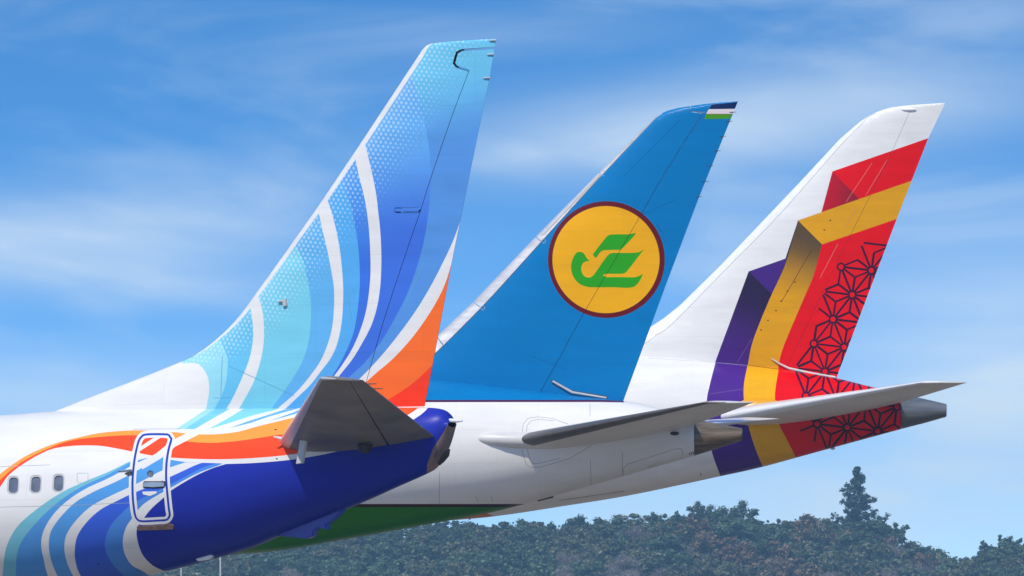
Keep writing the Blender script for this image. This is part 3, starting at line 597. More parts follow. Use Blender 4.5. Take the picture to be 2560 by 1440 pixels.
# de-icing strip inset, panel rings, wicks, rudder fairing bar
def fin_pt(craft, surf, u, v, out=0.0):
    U = surf.uv(np.array([(u, v)])); return Vector(surf.xyz(U)[0]) + Vector(surf.nrm(U)[0]) * out
slab('inset_strip', [fin_pt(B, fin2, u_, v_, 0.006) for u_, v_ in ((1352, 590), (1360, 586), (1502, 437), (1497, 434))], Vector((0, 0.02, 0)), M['lightgrey'], B.root, 0.003)
for u_, v_ in ((1359, 603), (1207, 770)):
    c = fin_pt(B, fin2, u_, v_, 0.006); bm = bmesh.new(); tube_bm(bm, [c + Vector((0.055 * math.cos(a), 0, 0.055 * math.sin(a))) for a in np.linspace(0, 2 * math.pi, 17)], 0.008, 5, False); bm_obj('lifting_point', bm, M['lightgrey'], fin_o)
for a, b in ((1250, 120), (1228, 175), (1188, 265), (1157, 352), (1112, 442), (1085, 535), (1045, 627)):
    u_, v_ = 1320 + .4167 * a, 230 + .4167 * b; tube('static_wick', [B.p3(u_ - 17, v_ + 1, -0.012), B.p3(u_ - 9, v_ + .5, -0.012), B.p3(u_, v_, -0.012)], [0.012, 0.010, 0.006], M['seal'], B.root, 6)
bar = [fin_pt(B, fin2, u_, v_, 0.03) for u_, v_ in ((1381, 953), (1427, 979), (1430, 981), (1516, 995))]
tube('rudder_fairing_bar', bar, [0.035, 0.04, 0.04, 0.03], M['silver'], rud_o)
slab('rudder_fairing_seal', [fin_pt(B, fin2, u_, v_, 0.012) for u_, v_ in ((1378, 949), (1386, 951), (1430, 976), (1518, 990), (1520, 999), (1426, 985), (1380, 959))], Vector((0, 0.01, 0)), M['seal'], rud_o, 0)

TOP2 = [(300, 905), (700, 912), (900, 926), (1060, 945), (1250, 967), (1400, 985), (1560, 1003), (1640, 1019), (1737, 1047), (1800, 1060), (1856, 1071)]
BOT2 = [(300, 1408), (500, 1396), (590, 1386), (695, 1377), (864, 1348), (1033, 1318), (1200, 1287), (1301, 1263), (1449, 1222), (1558, 1191), (1737, 1139), (1800, 1119), (1856, 1101)]
WID2 = [(300, 2.52), (700, 2.5), (1000, 2.3), (1250, 1.9), (1450, 1.45), (1600, 1.05), (1737, 0.62), (1856, 0.22)]
body2 = BodySurf(B, TOP2, BOT2, WID2)
x0 = float(B.loc(540, 1200)[0]); x1 = float(B.loc(1855, 1085)[0])
W2 = (0.775, 0.755, 0.715)
P2 = [(np.array([(300, 700), (1520, 700), (1560, 1000), (1552, 1002), (300, 1002)]), BLUE2, 0), (np.array([(300, 1001), (1500, 999.5), (1560, 1002), (1560, 1006), (1500, 1005), (300, 1006)]), c_((78, 26, 62)), 0),
      (np.array([(300, 1264), (1420, 1264), (1420, 1700), (300, 1700)]), c_((38, 120, 16)), 0), (np.array([(300, 1260), (1440, 1260), (1440, 1268), (300, 1268)]), c_((58, 22, 12)), 0)]
seam2 = [[(1099, 1182), (1098, 1260)], [(1305, 1125), (1315, 1160), (1325, 1168), (1350, 1168), (1420, 1148), (1478, 1115)], [(1318, 1123), (1326, 1152), (1338, 1160), (1400, 1146)], [(1306, 1080), (1308, 1060), (1320, 1046), (1345, 1042), (1380, 1046), (1420, 1060)], [(1316, 1080), (1318, 1064), (1328, 1052), (1348, 1048), (1385, 1052)],
         [(1190, 1240), (1195, 1254)], [(1228, 1240), (1232, 1254)], [(1558, 1190), (1558, 1172), (1570, 1160), (1690, 1122), (1704, 1122), (1708, 1138)], [(1618, 1168), (1640, 1162)], [(1475, 1010), (1475, 1040)], [(1476, 1150), (1478, 1212)], [(1556, 1130), (1556, 1185)]]
P2 += [(stroke(dens(s_, 6), 1.1), c_((150, 145, 138)), 0) for s_ in seam2]
P2 += [(rrect(1727 + d, 1134 - d * .3, 2.2, 7, 1), c_((70, 60, 55)), 0) for d in (-3, 2, 6)]
pb = skin(body2, uvbox(body2, x0, x1), P2, W2, cuts=[('cone', np.array([(1735, 980), (1900, 980), (1900, 1200), (1737, 1200)]))], gaps=[stroke([(1735, 1000), (1737, 1180)], 1.6)], step=0.2, uv_domain=True)
part('fuselage', [pb['skin']], B.root, M['paint2'], sym=False, wall=0.04, label='white rear fuselage with blue crown and green belly')
part('tail_cone', [v for k, v in pb.items() if k.startswith('cone')], B.root, M['bronze'], sym=False, wall=0.04, label='brown heat-stained metal tail cone')
cap(body2, x0, B.root, M['white'])
ex = B.p3(1856, 1086, 0); bm = bmesh.new(); tube_bm(bm, [ex + Vector((-0.3, 0, 0)), ex + Vector((0.005, 0, 0)), ex + Vector((0.006, 0, 0)), ex + Vector((-0.28, 0, 0))], [0.185, 0.185, 0.15, 0.14], 24, False); bm_obj('exhaust', bm, M['soot'], B.root)
bm = bmesh.new(); rings = []
for u_, v_, r_, o_ in ((1194, 1096, .5, 0.0), (1197, 1096, 6, .05), (1206, 1096, 11, .10), (1225, 1097, 15, .17), (1260, 1099, 18.5, .25), (1300, 1100.5, 20.5, .30), (1380, 1101, 21.5, .32), (1480, 1094, 19, .30), (1600, 1078, 14, .24), (1690, 1066, 10, .16), (1738, 1060, 6, .08)):
    c = on_body(B, body2, u_, v_, -0.03); rr = r_ * 206 / FOC; rings.append([bm.verts.new(c + Vector((0, -max(o_, .01) * math.sin(q) , rr * math.cos(q)))) for q in np.linspace(0, math.pi, 15)])
for r0, r1 in zip(rings[:-1], rings[1:]):
    for k in range(14): bm.faces.new((r0[k], r0[k + 1], r1[k + 1], r1[k]))
bm_obj('root_fairing', bm, M['dirty'], B.root, ang=60)
c = on_body(B, body2, 1686, 1084, 0.02); ellipsoid('navigation_lamp', c, 0.13, 0.05, 0.055, M['soot'], B.root)
slab('tail_skid', [B.p3(u_, v_, 0) for u_, v_ in ((1340, 1246), (1383, 1237), (1384, 1244), (1345, 1254))], Vector((0, 0.12, 0)), M['seal'], B.root, 0.01)
LR, TR, LT, TT = B.p3(1287, 1102, -1.75), B.p3(1742, 1058, -0.75), B.p3(1756, 1007, -9.0), B.p3(1884, 1006, -9.0)
st, S_ = stab(B, LR, TR, LT, TT, 0.27, 0.05, 0.72, 0.075, (M['dirty'], M['boot'], M['dirty']), label='grey-white tailplane nearest the camera', below=1.1)
stab(B, LR, TR, LT, TT, 0.27, 0.05, 0.72, 0.075, (M['white'], M['boot'], M['white']), mir=True, label='white tailplane on the far side')
tag(B.root, 'airliner tail with blue fin, green bird in yellow disc, white fuselage and green belly', 'airliner')

# ------------------------------------------------------------------ aircraft with the red, gold and purple ribbon livery (farthest)
D = Craft('airliner_tail', 2090, 236.0, 4.0)
LE3 = [(2363, 257), (2300, 261), (2262, 264), (2230, 268), (2208, 274), (2190, 281), (2170, 291), (2150, 304), (2100, 347), (2000, 455), (1900, 560), (1800, 665), (1700, 763), (1660, 795), (1625, 818), (1580, 840), (1500, 866), (1400, 885), (1300, 900), (1250, 965)]
TE3 = [(2363, 257), (2320, 347), (2240, 552), (2090, 947), (2085, 965)]
fin3 = FinSurf(D, LE3, TE3, 0.055, 0.42)
k1 = (0.5, 1600, 240); W3 = (0.795, 0.78, 0.745)
RED, RED2, GOLD, PUR = c_((230, 0, 8)), c_((192, 8, 34)), c_((224, 158, 0)), c_((70, 34, 120))
PURD = c_((52, 30, 92)); NAVY = c_((50, 8, 44))
GL = [(790, 622), (730, 830), (690, 925), (655, 1000), (600, 1130), (560, 1240), (540, 1340), (525, 1440), (520, 1480)]
GR = [(910, 742), (895, 800), (865, 905), (820, 1010), (760, 1150), (715, 1260), (693, 1345), (685, 1440), (682, 1480)]
PLf = [(543, 877), (450, 1130), (375, 1335), (348, 1440), (340, 1480)]
f1 = lambda p: np.array(cv(p, *k1))
pf3 = [(f1([(962, 377), (1460, 204), (1440, 400), (1358, 428), (1100, 520)]), RED, 0), (f1([(962, 377), (1100, 520), (905, 590)]), grad(RED2, c_((146, 20, 40)), (2062, 500), (2150, 500)), 0),
       (f1([(910, 742), (1300, 610), (1300, 700), (960, 1480), (682, 1480)] ), RED, 0)]
pf3[2] = (np.vstack([smooth(f1(GR)), f1([(1100, 1480), (1400, 900), (1320, 602)])]), RED, 0)
pf3 += [(np.vstack([smooth(f1(PLf)), smooth(f1(GL))[::-1], f1([(727, 813)])]), grad(c_((44, 28, 62)), c_((74, 34, 122)), (1890, 720), (1810, 900)), 0), (f1([(543, 877), (735, 811), (690, 925), (660, 992)]), PUR, 0),
        (np.vstack([smooth(f1(GL)), smooth(f1(GR))[::-1]]), grad(c_((92, 72, 44)), GOLD, (2010, 590), (1955, 760)), 0), (f1([(790, 622), (1380, 416), (1300, 609), (910, 742)]), GOLD, 0)]
# star-flower lattice
av, bv = np.array((-48.0, 61.0)), np.array((76.0, 9.0)); o0 = np.array((2178.5, 676.0))
left = np.array([(2105, 655), (2100, 668), (2068, 722), (2044, 790), (2018, 850), (1994, 925), (1990, 960), (2000, 1040), (2018, 1085), (2040, 1108), (2070, 1125), (2110, 1130), (2260, 1100), (2240, 900), (2300, 600), (2190, 600), (2150, 640)])
segs, hubs = [], []
for i in range(-2, 9):
    for j in range(-3, 8):
        h = o0 + i * av + j * bv
        if inpoly(h[None], left)[0]: hubs.append(h)
        nb = [av, bv, av + bv]
        cands = [(h, h + d) for d in nb]
        for t3 in ((h, h + av + bv, h + av), (h, h + bv, h + av + bv)):
            g = sum(t3) / 3; cands += [(g, q) for q in t3]
        for a, b in cands:
            d = (b - a) / np.linalg.norm(b - a); ha = any(np.allclose(a, o0 + ii * av + jj * bv) for ii in range(-2, 9) for jj in range(-3, 8)) ; hb_ = True
            a2 = a + d * (9 if ha else -0.8); b2 = b - d * 9
            mid = (a2 + b2) / 2
            if inpoly((mid * .75 + a2 * .25)[None], left)[0] and inpoly((mid * .75 + b2 * .25)[None], left)[0]: segs.append((a2, b2))
jit = random.Random(3)
pat = []
for a, b in segs:
    w_ = 5.2 * jit.uniform(0.85, 1.15); pat.append((stroke([a, b], w_), NAVY, 0))
for h in hubs: pat += [(circle(*h, 11, 11, 12), NAVY, 0), (circle(*h, 6.6, 6.6, 12), RED, 0)]
pf3 += [p for p in pat if np.asarray(p[0])[:, 1].min() < 965]
ln3 = [[(1160, 335), (1030, 530)], [(1235, 320), (1130, 495)], [(1085, 560), (1030, 650)], [(990, 738), (900, 910)], [(560, 1212), (485, 1332)]]
pf3 += [(stroke(f1(p), 1.3), c_((214, 120, 110)), 0) for p in ln3[:4]] + [(stroke(f1(ln3[4]), 1.2), c_((120, 90, 160)), 0), (stroke(f1([(858, 770), (800, 870), (740, 975), (706, 1030)]), 1.4), c_((70, 46, 20)), 0)]
pf3 += [(rrect(1600 + a / 2, 240 + b / 2, 4.5, 3.5, 1.6), c_((60, 44, 16)), 0) for a, b in ((951, 622), (922, 670), (706, 1026), (680, 1073), (640, 1122), (606, 1170), (775, 930), (738, 975))]
lew3 = [(2188, 283), (2168, 294), (2150, 315), (2105, 360), (1950, 535), (1820, 668), (1680, 810), (1640, 838), (1606, 862), (1540, 885)]
le3 = np.array([(2195, 270), (2150, 290), (2090, 340), (1790, 655), (1620, 805), (1480, 850), (1480, 890)] + lew3[::-1])
hinge3 = [(2276, 275), (2220, 400), (2150, 540), (2100, 640), (2050, 745), (2000, 850), (1965, 925), (1950, 965)]
lu3 = fin3.uv(np.array(smooth(LE3, 12))); ex3 = np.vstack([lu3 + [d, -d * 0.6] for d in (0.01, 0.03, 0.06, 0.10, 0.16)])
dom3 = np.vstack([np.array(LE3), np.array(TE3)[::-1]])
rud3 = np.array([*hinge3, (2200, 965), (2400, 500), (2420, 275)])
pc = skin(fin3, dom3, pf3, W3, cuts=[('edge', le3), ('rudder', rud3)], gaps=[stroke(smooth(hinge3, 12), 0.6), stroke(smooth(lew3, 12), 0.7)], step=0.22, extra=ex3)
fin_o = part('vertical_fin', [pc['skin']], D.root, M['paint3'], edge=(0.03, 0.035, 0.05), label='white fin with folded red, gold and purple ribbons')
rud_o = part('rudder', allk('rudder'), D.root, M['paint3'], edge=(0.03, 0.035, 0.05), label='red and gold rudder with star-flower lattice')
part('leading_edge', allk('edge'), D.root, M['white'], label='pale grey leading edge')
c = fin_pt(D, fin3, 2272, 274, 0.01); ellipsoid('tip_fairing', c, 0.24, 0.05, 0.05, M['white'], fin_o)
TOP3 = [(700, 868), (1300, 876), (1600, 889), (1790, 905), (1947, 921), (2070, 941), (2170, 965), (2252, 985), (2310, 997), (2366, 1010)]
BOT3 = [(700, 1350), (1033, 1310), (1235, 1291), (1410, 1265), (1581, 1237), (1799, 1191), (1907, 1167), (2050, 1128), (2252, 1073), (2310, 1058), (2366, 1042)]
WID3 = [(700, 2.85), (1300, 2.6), (1600, 2.2), (1800, 1.8), (2000, 1.25), (2150, 0.85), (2252, 0.58), (2366, 0.2)]
body3 = BodySurf(D, TOP3, BOT3, WID3)
x0 = float(D.loc(1010, 1100)[0]); x1 = float(D.loc(2365.3, 1026)[0])
PL = [(1800, 860), (1789, 905), (1775, 960), (1767, 1001), (1768, 1060), (1779, 1127), (1801, 1190), (1820, 1240)]
PG = [(1878, 860), (1869, 912), (1860, 959), (1860, 1001), (1870, 1060), (1886, 1115), (1907, 1167), (1930, 1220)]
GRd = [(1958, 860), (1947, 922), (1939, 969), (1938, 1001), (1948, 1060), (1963, 1091), (1991, 1146), (2015, 1200)]
ro = lambda c: right_of(c, 700, 1400, 2600)
P3 = [(ro(PL), c_((78, 36, 134)), 0), (ro(PG), c_((236, 172, 10)), 0), (ro(GRd), RED, 0), (np.array([(1130, 1270), (1205, 1279), (1243, 1293), (1200, 1320), (1100, 1320)]), c_((206, 110, 30)), 0)]
P3 += [p for p in pat if np.asarray(p[0])[:, 1].max() > 905]
P3 += [(stroke(dens(p, 8), 1.6), c, 0) for p, c in (([(1620, 895), (1790, 906), (1868, 913)], c_((200, 200, 205))), ([(1868, 913), (1947, 923)], c_((120, 70, 10))), ([(1774, 985), (1860, 972)], c_((110, 80, 150))), ([(1400, 1251), (1560, 1228)], c_((150, 146, 140))), ([(1752, 1182), (1752, 1190)], c_((60, 60, 60))))]
pb = skin(body3, uvbox(body3, x0, x1), P3, W3, cuts=[('cone', np.array([(2251, 900), (2450, 900), (2450, 1200), (2254, 1200)]))], gaps=[stroke([(2251, 940), (2254, 1120)], 1.5)], step=0.22, uv_domain=True)
part('fuselage', [pb['skin']], D.root, M['paint3'], sym=False, wall=0.04, label='white rear fuselage banded in purple, gold and patterned red')
part('tail_cone', [v for k, v in pb.items() if k.startswith('cone')], D.root, M['gunmetal'], sym=False, wall=0.04, label='dark grey metal tail cone')
cap(body3, x0, D.root, M['white'])
ex = D.p3(2366, 1026, 0); bm = bmesh.new(); tube_bm(bm, [ex + Vector((-0.3, 0, 0)), ex + Vector((0.005, 0, 0)), ex + Vector((0.006, 0, 0)), ex + Vector((-0.28, 0, 0))], [0.185, 0.185, 0.15, 0.14], 24, False); bm_obj('exhaust', bm, M['soot'], D.root)
# rudder base fairings (two pale rails over the crown)
for p_ in ([(1928, 896), (1950, 910), (1972, 921), (2030, 934), (2088, 944)], [(1948, 925), (1990, 932), (2050, 944), (2090, 950)]):
    tube('base_fairing', [fin_pt(D, fin3, u_, v_, 0.05) for u_, v_ in p_], [0.012, 0.03, 0.04, 0.045, 0.05][:len(p_)], M['dirty'], rud_o)
ellipsoid('root_fairing', on_body(D, body3, 1905, 1030, -0.05), 1.15, 0.30, 0.44, plain('gold_paint', GOLD, 0.3, var=0.05, coat=0.4), D.root, 0.3, R(-3))
LR, TR, LT, TT = D.p3(1800, 1042, -1.75), D.p3(2250, 1006, -0.6), D.p3(2300, 956, -9.4), D.p3(2417, 956, -9.6)
st, S_ = stab(D, LR, TR, LT, TT, 0.33, 0.05, 0.70, 0.05, (M['dirty'], M['white'], M['dirty']), label='pale grey raked tailplane seen from below', below=1.15)
ellipsoid('drain_fitting', D.p3(2082, 1121, 0), 0.08, 0.05, 0.05, M['white'], D.root)
tag(D.root, 'airliner tail with white fin wrapped in folded red, gold and purple ribbons, grey tail cone', 'airliner')

# ------------------------------------------------------------------ the wooded hill far behind
HY = 1600.0
RIDGE = np.array([(-400, 1350), (300, 1345), (500, 1338), (700, 1326), (900, 1312), (1050, 1300), (1157, 1294), (1247, 1300), (1309, 1294), (1383, 1302), (1449, 1284), (1527, 1287), (1600, 1283), (1690, 1272), (1752, 1268), (1840, 1268), (1905, 1300), (1955, 1297), (2012, 1284), (2061, 1292), (2143, 1300), (2205, 1310), (2250, 1325), (2285, 1352), (2330, 1364), (2370, 1394), (2390, 1400), (2424, 1385), (2465, 1352), (2510, 1338), (2560, 1344), (2800, 1330), (3200, 1340)], float)
def X_at(u, Y): return (u - 1280) * Y / FOC
def Z_at(v, Y): return EYE + (HORIZON - v) * Y / FOC
def terrain(x, y):
    rv = np.interp(1280 + x * FOC / HY, RIDGE[:, 0], RIDGE[:, 1])
    f = np.interp(y, [HY - 140, HY - 110, HY - 86, HY - 66, HY - 44, HY - 22, HY, HY + 20], [1.6, 1.25, 0.9, 0.66, 0.42, 0.2, 0.0, 0.0])
    z = Z_at(rv + (1432 - rv) * f * 0.92, np.minimum(y, HY)) - np.interp(y, [HY - 30, HY - 4], [6.8, 4.6])
    k = np.where(y > HY + 20, np.clip(1 - (y - HY - 20) / 200, 0, 1), 1.0)
    return np.maximum(z, 0.0) * k - 0.3
gx, gy = np.meshgrid(np.arange(-170, 190, 6.0), np.arange(HY - 140, HY + 230, 6.0)); gz = terrain(gx, gy); nx = gx.shape[1]
me = bpy.data.meshes.new('hill'); me.from_pydata(np.stack([gx.ravel(), gy.ravel(), gz.ravel()], 1).tolist(), [], [(j * nx + i, j * nx + i + 1, (j + 1) * nx + i + 1, (j + 1) * nx + i) for j in range(gx.shape[0] - 1) for i in range(nx - 1)])
me.polygons.foreach_set('use_smooth', np.ones(len(me.polygons), bool))
tag(link('hill', me, plain('hill_scrub', (0.035, 0.05, 0.024), 0.95, var=0.35, scale=0.15)), kind='structure')

def leaf_mat(name, a, b, c):
    m, t, bs = new_mat(name)
    geo = N(t, 'ShaderNodeNewGeometry'); oi = N(t, 'ShaderNodeObjectInfo')
    rp = N(t, 'ShaderNodeValToRGB'); rp.color_ramp.elements[0].color = (*a, 1); rp.color_ramp.elements[1].color = (*c, 1); e = rp.color_ramp.elements.new(0.55); e.color = (*b, 1)
    t.links.new(geo.outputs['Random Per Island'], rp.inputs[0])
    hs = N(t, 'ShaderNodeHueSaturation'); t.links.new(rp.outputs[0], hs.inputs['Color'])
    t.links.new(rng_map(t, oi.outputs['Random'], 0, 1, 0.48, 0.525), hs.inputs['Hue']); t.links.new(rng_map(t, oi.outputs['Random'], 0, 1, 0.75, 1.3), hs.inputs['Value'])
    t.links.new(hs.outputs[0], bs.inputs['Base Color']); bs.inputs['Roughness'].default_value = 0.65
    tr = N(t, 'ShaderNodeBsdfTranslucent'); t.links.new(hs.outputs[0], tr.inputs[0]); ms = N(t, 'ShaderNodeMixShader'); ms.inputs[0].default_value = 0.25
    t.links.new(bs.outputs[0], ms.inputs[1]); t.links.new(tr.outputs[0], ms.inputs[2]); t.links.new(ms.outputs[0], t.nodes['Material Output'].inputs[0]); return m
LEAF = dict(green=leaf_mat('dark_green_leaves', (0.028, 0.060, 0.026), (0.060, 0.105, 0.042), (0.17, 0.215, 0.11)), olive=leaf_mat('olive_leaves', (0.06, 0.075, 0.03), (0.11, 0.12, 0.05), (0.26, 0.245, 0.14)),
            orange=leaf_mat('rusty_leaves', (0.10, 0.075, 0.045), (0.19, 0.115, 0.06), (0.32, 0.20, 0.11)), bare=leaf_mat('bare_twigs', (0.15, 0.125, 0.11), (0.24, 0.20, 0.175), (0.36, 0.31, 0.27)), conifer=leaf_mat('conifer_needles', (0.018, 0.04, 0.03), (0.032, 0.062, 0.042), (0.055, 0.09, 0.055)))
BARK = plain('tree_bark', (0.30, 0.265, 0.225), 0.9, var=0.3, scale=3)
def cards(C, Nrm, sz, asp=1.0, along=None):
    n = len(C); r = rng.normal(size=(n, 3)); a = np.cross(Nrm, r if along is None else along); a /= np.linalg.norm(a, axis=1)[:, None] + 1e-9; b = np.cross(Nrm, a)
    a = a * (sz / 2)[:, None]; b = b * (sz / 2 * asp)[:, None]
    k = 0.45
    return np.stack([C - a * k - b, C + a - b * k, C + a * k + b, C - a + b * k], 1)
def crown_mesh(name, Q):
    n = len(Q); me = bpy.data.meshes.new(name); me.from_pydata(Q.reshape(-1, 3).tolist(), [], [(4 * i, 4 * i + 1, 4 * i + 2, 4 * i + 3) for i in range(n)]); return me
def unit(n): v = rng.normal(size=(n, 3)); return v / np.linalg.norm(v, axis=1)[:, None]
def broad(seed, H=10.0, rx=4.3, rz=3.6, nb=44, per=260, sz=0.32, flat=1.0):
    global rng; rng = np.random.default_rng(seed); r = random.Random(seed)
    rz = (H - 1.0) / 2; zc = H - rz; d = unit(nb * 3); d = d[d[:, 2] > -0.85][:nb]; rad = rng.uniform(0.35, 1.06, len(d))
    bc = np.stack([d[:, 0] * rx * rad, d[:, 1] * rx * rad, zc + d[:, 2] * rz * rad * flat], 1); br = rng.uniform(0.45, 1.5, len(d)) * rx / 4.3
    Q = []
    for c, b in zip(bc, br):
        u = unit(per); ax = rng.uniform(0.6, 1.25, 3); p = c + u * (b * np.abs(rng.normal(0.72, 0.36, per))[:, None]) * ax * [1, 1, 0.8]; Q.append(cards(p, u + rng.normal(size=(per, 3)) * 0.55, rng.choice((0.5, 0.8, 1.1, 1.7), per) * rng.uniform(0.8, 1.2, per) * sz))
    bm = bmesh.new(); tube_bm(bm, [(0, 0, -1.0), (0.1, 0, H * 0.2), (r.uniform(-.3, .3), r.uniform(-.3, .3), H * 0.45), (0, 0, H * 0.75)], [0.28, 0.22, 0.17, 0.06], 7)
    for c in bc[::3]: tube_bm(bm, [(0, 0, H * r.uniform(.3, .5)), Vector((c[0] * .5, c[1] * .5, c[2] - 1.2)), Vector(c)], [0.10, 0.07, 0.03], 5)
    tm = bpy.data.meshes.new('trunk'); bm.to_mesh(tm); bm.free(); tm.materials.append(BARK)
    return tm, crown_mesh('crown', np.vstack(Q))
def bare(seed, H=9.5, rx=4.2, leaves=260):
    global rng; rng = np.random.default_rng(seed); r = random.Random(seed); bm = bmesh.new(); tips = []
    def grow_(p, d, ln, rad, dep):
        q = p + d * ln * 0.5 + Vector((r.uniform(-.1, .1), r.uniform(-.1, .1), 0.05)) * ln; e = p + d * ln
        tube_bm(bm, [p, q, e], [rad, rad * 0.8, rad * 0.6], 4, False); tips.append((q, e, dep))
        if dep == 0: return
        for k in range(r.choice((3, 3, 4))):
            nd = (d + Vector((r.uniform(-1, 1), r.uniform(-1, 1), r.uniform(-0.25, 0.8))) * 0.85).normalized(); grow_(e if k < 2 else q, nd, ln * r.uniform(.62, .8), rad * 0.55, dep - 1)
    grow_(Vector((0, 0, -1)), Vector((0.05, 0, 1)), H * 0.36, 0.24, 4)
    tm = bpy.data.meshes.new('trunk'); bm.to_mesh(tm); bm.free(); tm.materials.append(BARK)
    E = np.array([t[1] for t in tips if t[2] <= 1]); Q0 = np.array([t[0] for t in tips if t[2] <= 1]); i = rng.integers(0, len(E), 3600); p = E[i] + rng.normal(size=(3600, 3)) * 0.55; al = unit(3600) * 0.7 + (E[i] - Q0[i])
    Q = cards(p, unit(3600), rng.uniform(0.5, 1.1, 3600), 0.10, al)
    j = rng.integers(0, len(E), leaves); Q2 = cards(E[j] + rng.normal(size=(leaves, 3)) * 0.5, unit(leaves), rng.uniform(0.2, 0.4, leaves))
    return tm, crown_mesh('crown', np.vstack([Q, Q2]))
def conifer(seed=5, H=21.0):
    global rng; rng = np.random.default_rng(seed); r = random.Random(seed); bm = bmesh.new()
    tube_bm(bm, [(0, 0, -1), (0.1, 0, H * .4), (-0.15, 0.1, H * .7), (0.1, 0, H * .86), (0, 0, H - 0.3)], [0.45, 0.34, 0.2, 0.1, 0.03], 8); Q = []
    side = lambda f, sgn: np.interp(f, [0, .3, .42, .5, .56, .62, .68, .74, .79, .84, .9, .96, 1], ([4.5, 5.2, 4.6, 2.0, 3.4, 3.2, 1.4, 3.4, 3.0, 1.2, 0.9, 0.5, 0.2] if sgn < 0 else [4.8, 5.0, 4.9, 4.2, 2.6, 3.9, 3.6, 1.2, 1.0, 2.2, 0.8, 0.6, 0.2]))
    f = 0.2
    while f < 0.995:
        z = f * H
        for k in range(r.choice((2, 3, 3, 4)) if f > .5 else 6):
            az_ = r.uniform(0, 2 * math.pi); wd = side(f, math.cos(az_)); ln = wd * r.choice((1.0, 0.85, 0.65, 0.5, 1.1)); d = Vector((math.cos(az_), math.sin(az_) * .8, r.uniform(0.0, 0.55)))
            e = Vector((0, 0, z)) + d * ln; m_ = Vector((0, 0, z)) + d * ln * 0.5 + Vector((0, 0, -0.15)); tube_bm(bm, [(0, 0, z), m_, e], [0.10, 0.08, 0.05], 4, False)
            for c, b, q, pz in ((e, 0.42 + 0.25 * r.random(), 56, 0.7), (m_.lerp(e, .45), 0.44, 44, 0.85), (m_, 0.5, 40, 0.75)):
                if r.random() > pz: continue
                u = unit(q); Q.append(cards(np.array(c) + u * (b * rng.uniform(.2, 1.2, q)[:, None]), u + rng.normal(size=(q, 3)) * .6, rng.uniform(.14, .40, q)))
        f += r.uniform(0.014, 0.034)
    for z in np.linspace(H * .2, H * .93, 46):
        q = 40; b = max(0.3, side(z / H, 1) * 0.16 + side(z / H, -1) * .08) * r.uniform(0.5, 1.25); c = np.array((r.uniform(-.35, .35), r.uniform(-.3, .3), z)); u = unit(q); Q.append(cards(c + u * (b * rng.uniform(.3, 1.15, q)[:, None]), u + rng.normal(size=(q, 3)) * .6, rng.uniform(.18, .46, q)))
    tm = bpy.data.meshes.new('trunk'); bm.to_mesh(tm); bm.free(); tm.materials.append(BARK); return tm, crown_mesh('crown', np.vstack(Q))
def proto(pair, mat): pair[1].materials.append(mat); return pair
PROTO = dict(green=[proto(broad(s_), LEAF['green']) for s_ in (11, 12, 13, 14)], olive=[proto(broad(s_, 9.5, 4.0, 3.4, 38, 250), LEAF['olive']) for s_ in (21, 22, 23)],
             orange=[proto(broad(s_, 8.5, 3.6, 3.2, 32, 150, 0.30), LEAF['orange']) for s_ in (31, 32)], bare=[proto(bare(s_), LEAF['bare']) for s_ in (41, 42, 43)],
             dome=[proto(broad(51, 11, 5.2, 3.6, 60, 260, 0.32, 1.0), LEAF['green'])], sprig=[proto(broad(61, 9, 2.2, 4.2, 26, 130, 0.30), LEAF['green'])])
WORD = dict(green='dark green leafy tree', olive='olive green leafy tree', orange='rusty orange-leaved tree', bare='bare grey-brown twiggy tree', sprig='slim upright green tree')
def region(u, row):
    h = ('on the hilltop', 'on the upper slope', 'halfway downhill', 'low on the slope', 'at the foot')[row]
    for lim, ref in ((640, 'near the lamp post'), (860, 'under the green belly'), (1140, 'under the green belly tip'), (1330, 'just right of the green belly'), (1560, 'left of the twin round crowns'), (1720, 'touching the twin round crowns'),
                     (1930, 'below the twin round crowns'), (2080, 'between round crowns and conifer'), (2220, 'below the pointed conifer'), (2360, 'right of the pointed conifer'), (9999, 'beyond the gap at far right')):
        if u < lim: return h + ' ' + ref
tr_rng = random.Random(99)
def plant(kind, u, v_top, Y, row, label=None, hw=None, pr=None, name=None):
    P_ = PROTO[kind] if pr is None else [pr]; tm, cm = P_[tr_rng.randrange(len(P_))]; H0 = max(v.co.z for v in cm.vertices) if not cm.get('H') else cm['H']; cm['H'] = H0
    x = X_at(u, Y); zt = Z_at(v_top, Y); zg = float(terrain(np.array([x]), np.array([Y]))[0]); s_ = hw or tr_rng.uniform(0.78, 1.3)
    h = max(zt - zg, 5.0); sz_ = min(max(h / H0, 0.85) * tr_rng.uniform(0.92, 1.1), 1.45) if hw is None else hw
    o = bpy.data.objects.new(name or ('conifer_tree' if kind == 'x' else 'bare_tree' if kind == 'bare' else 'broadleaf_tree'), None); COL.objects.link(o); o.location = (x, Y, zt - H0 * sz_); o.rotation_euler = (0, 0, tr_rng.uniform(0, 6.28)); o.scale = (s_, s_, sz_)
    t = link('trunk', tm, None, o); c = link('crown', cm, None, o)
    lab = label or f'{WORD[kind]} {region(u, row)}'; tag(o, lab, 'tree', None if label else lab.replace(' tree', ' trees', 1)); return o
con = proto(conifer(), LEAF['conifer'])
o = plant('x', 2143, 1164, HY + 8, 0, 'tall ragged pointed conifer rising above the hilltop', 1.0, con, 'conifer_tree'); o.rotation_euler.z = 0.0; o.scale = (1.3, 1.3, 1.0)
plant('dome', 1752, 1249, HY + 4, 0, 'smaller round-crowned dark tree, left of the pair on the hilltop', 0.6)
plant('dome', 1842, 1246, HY + 2, 0, 'larger round-crowned dark tree, right of the pair on the hilltop', 0.92)
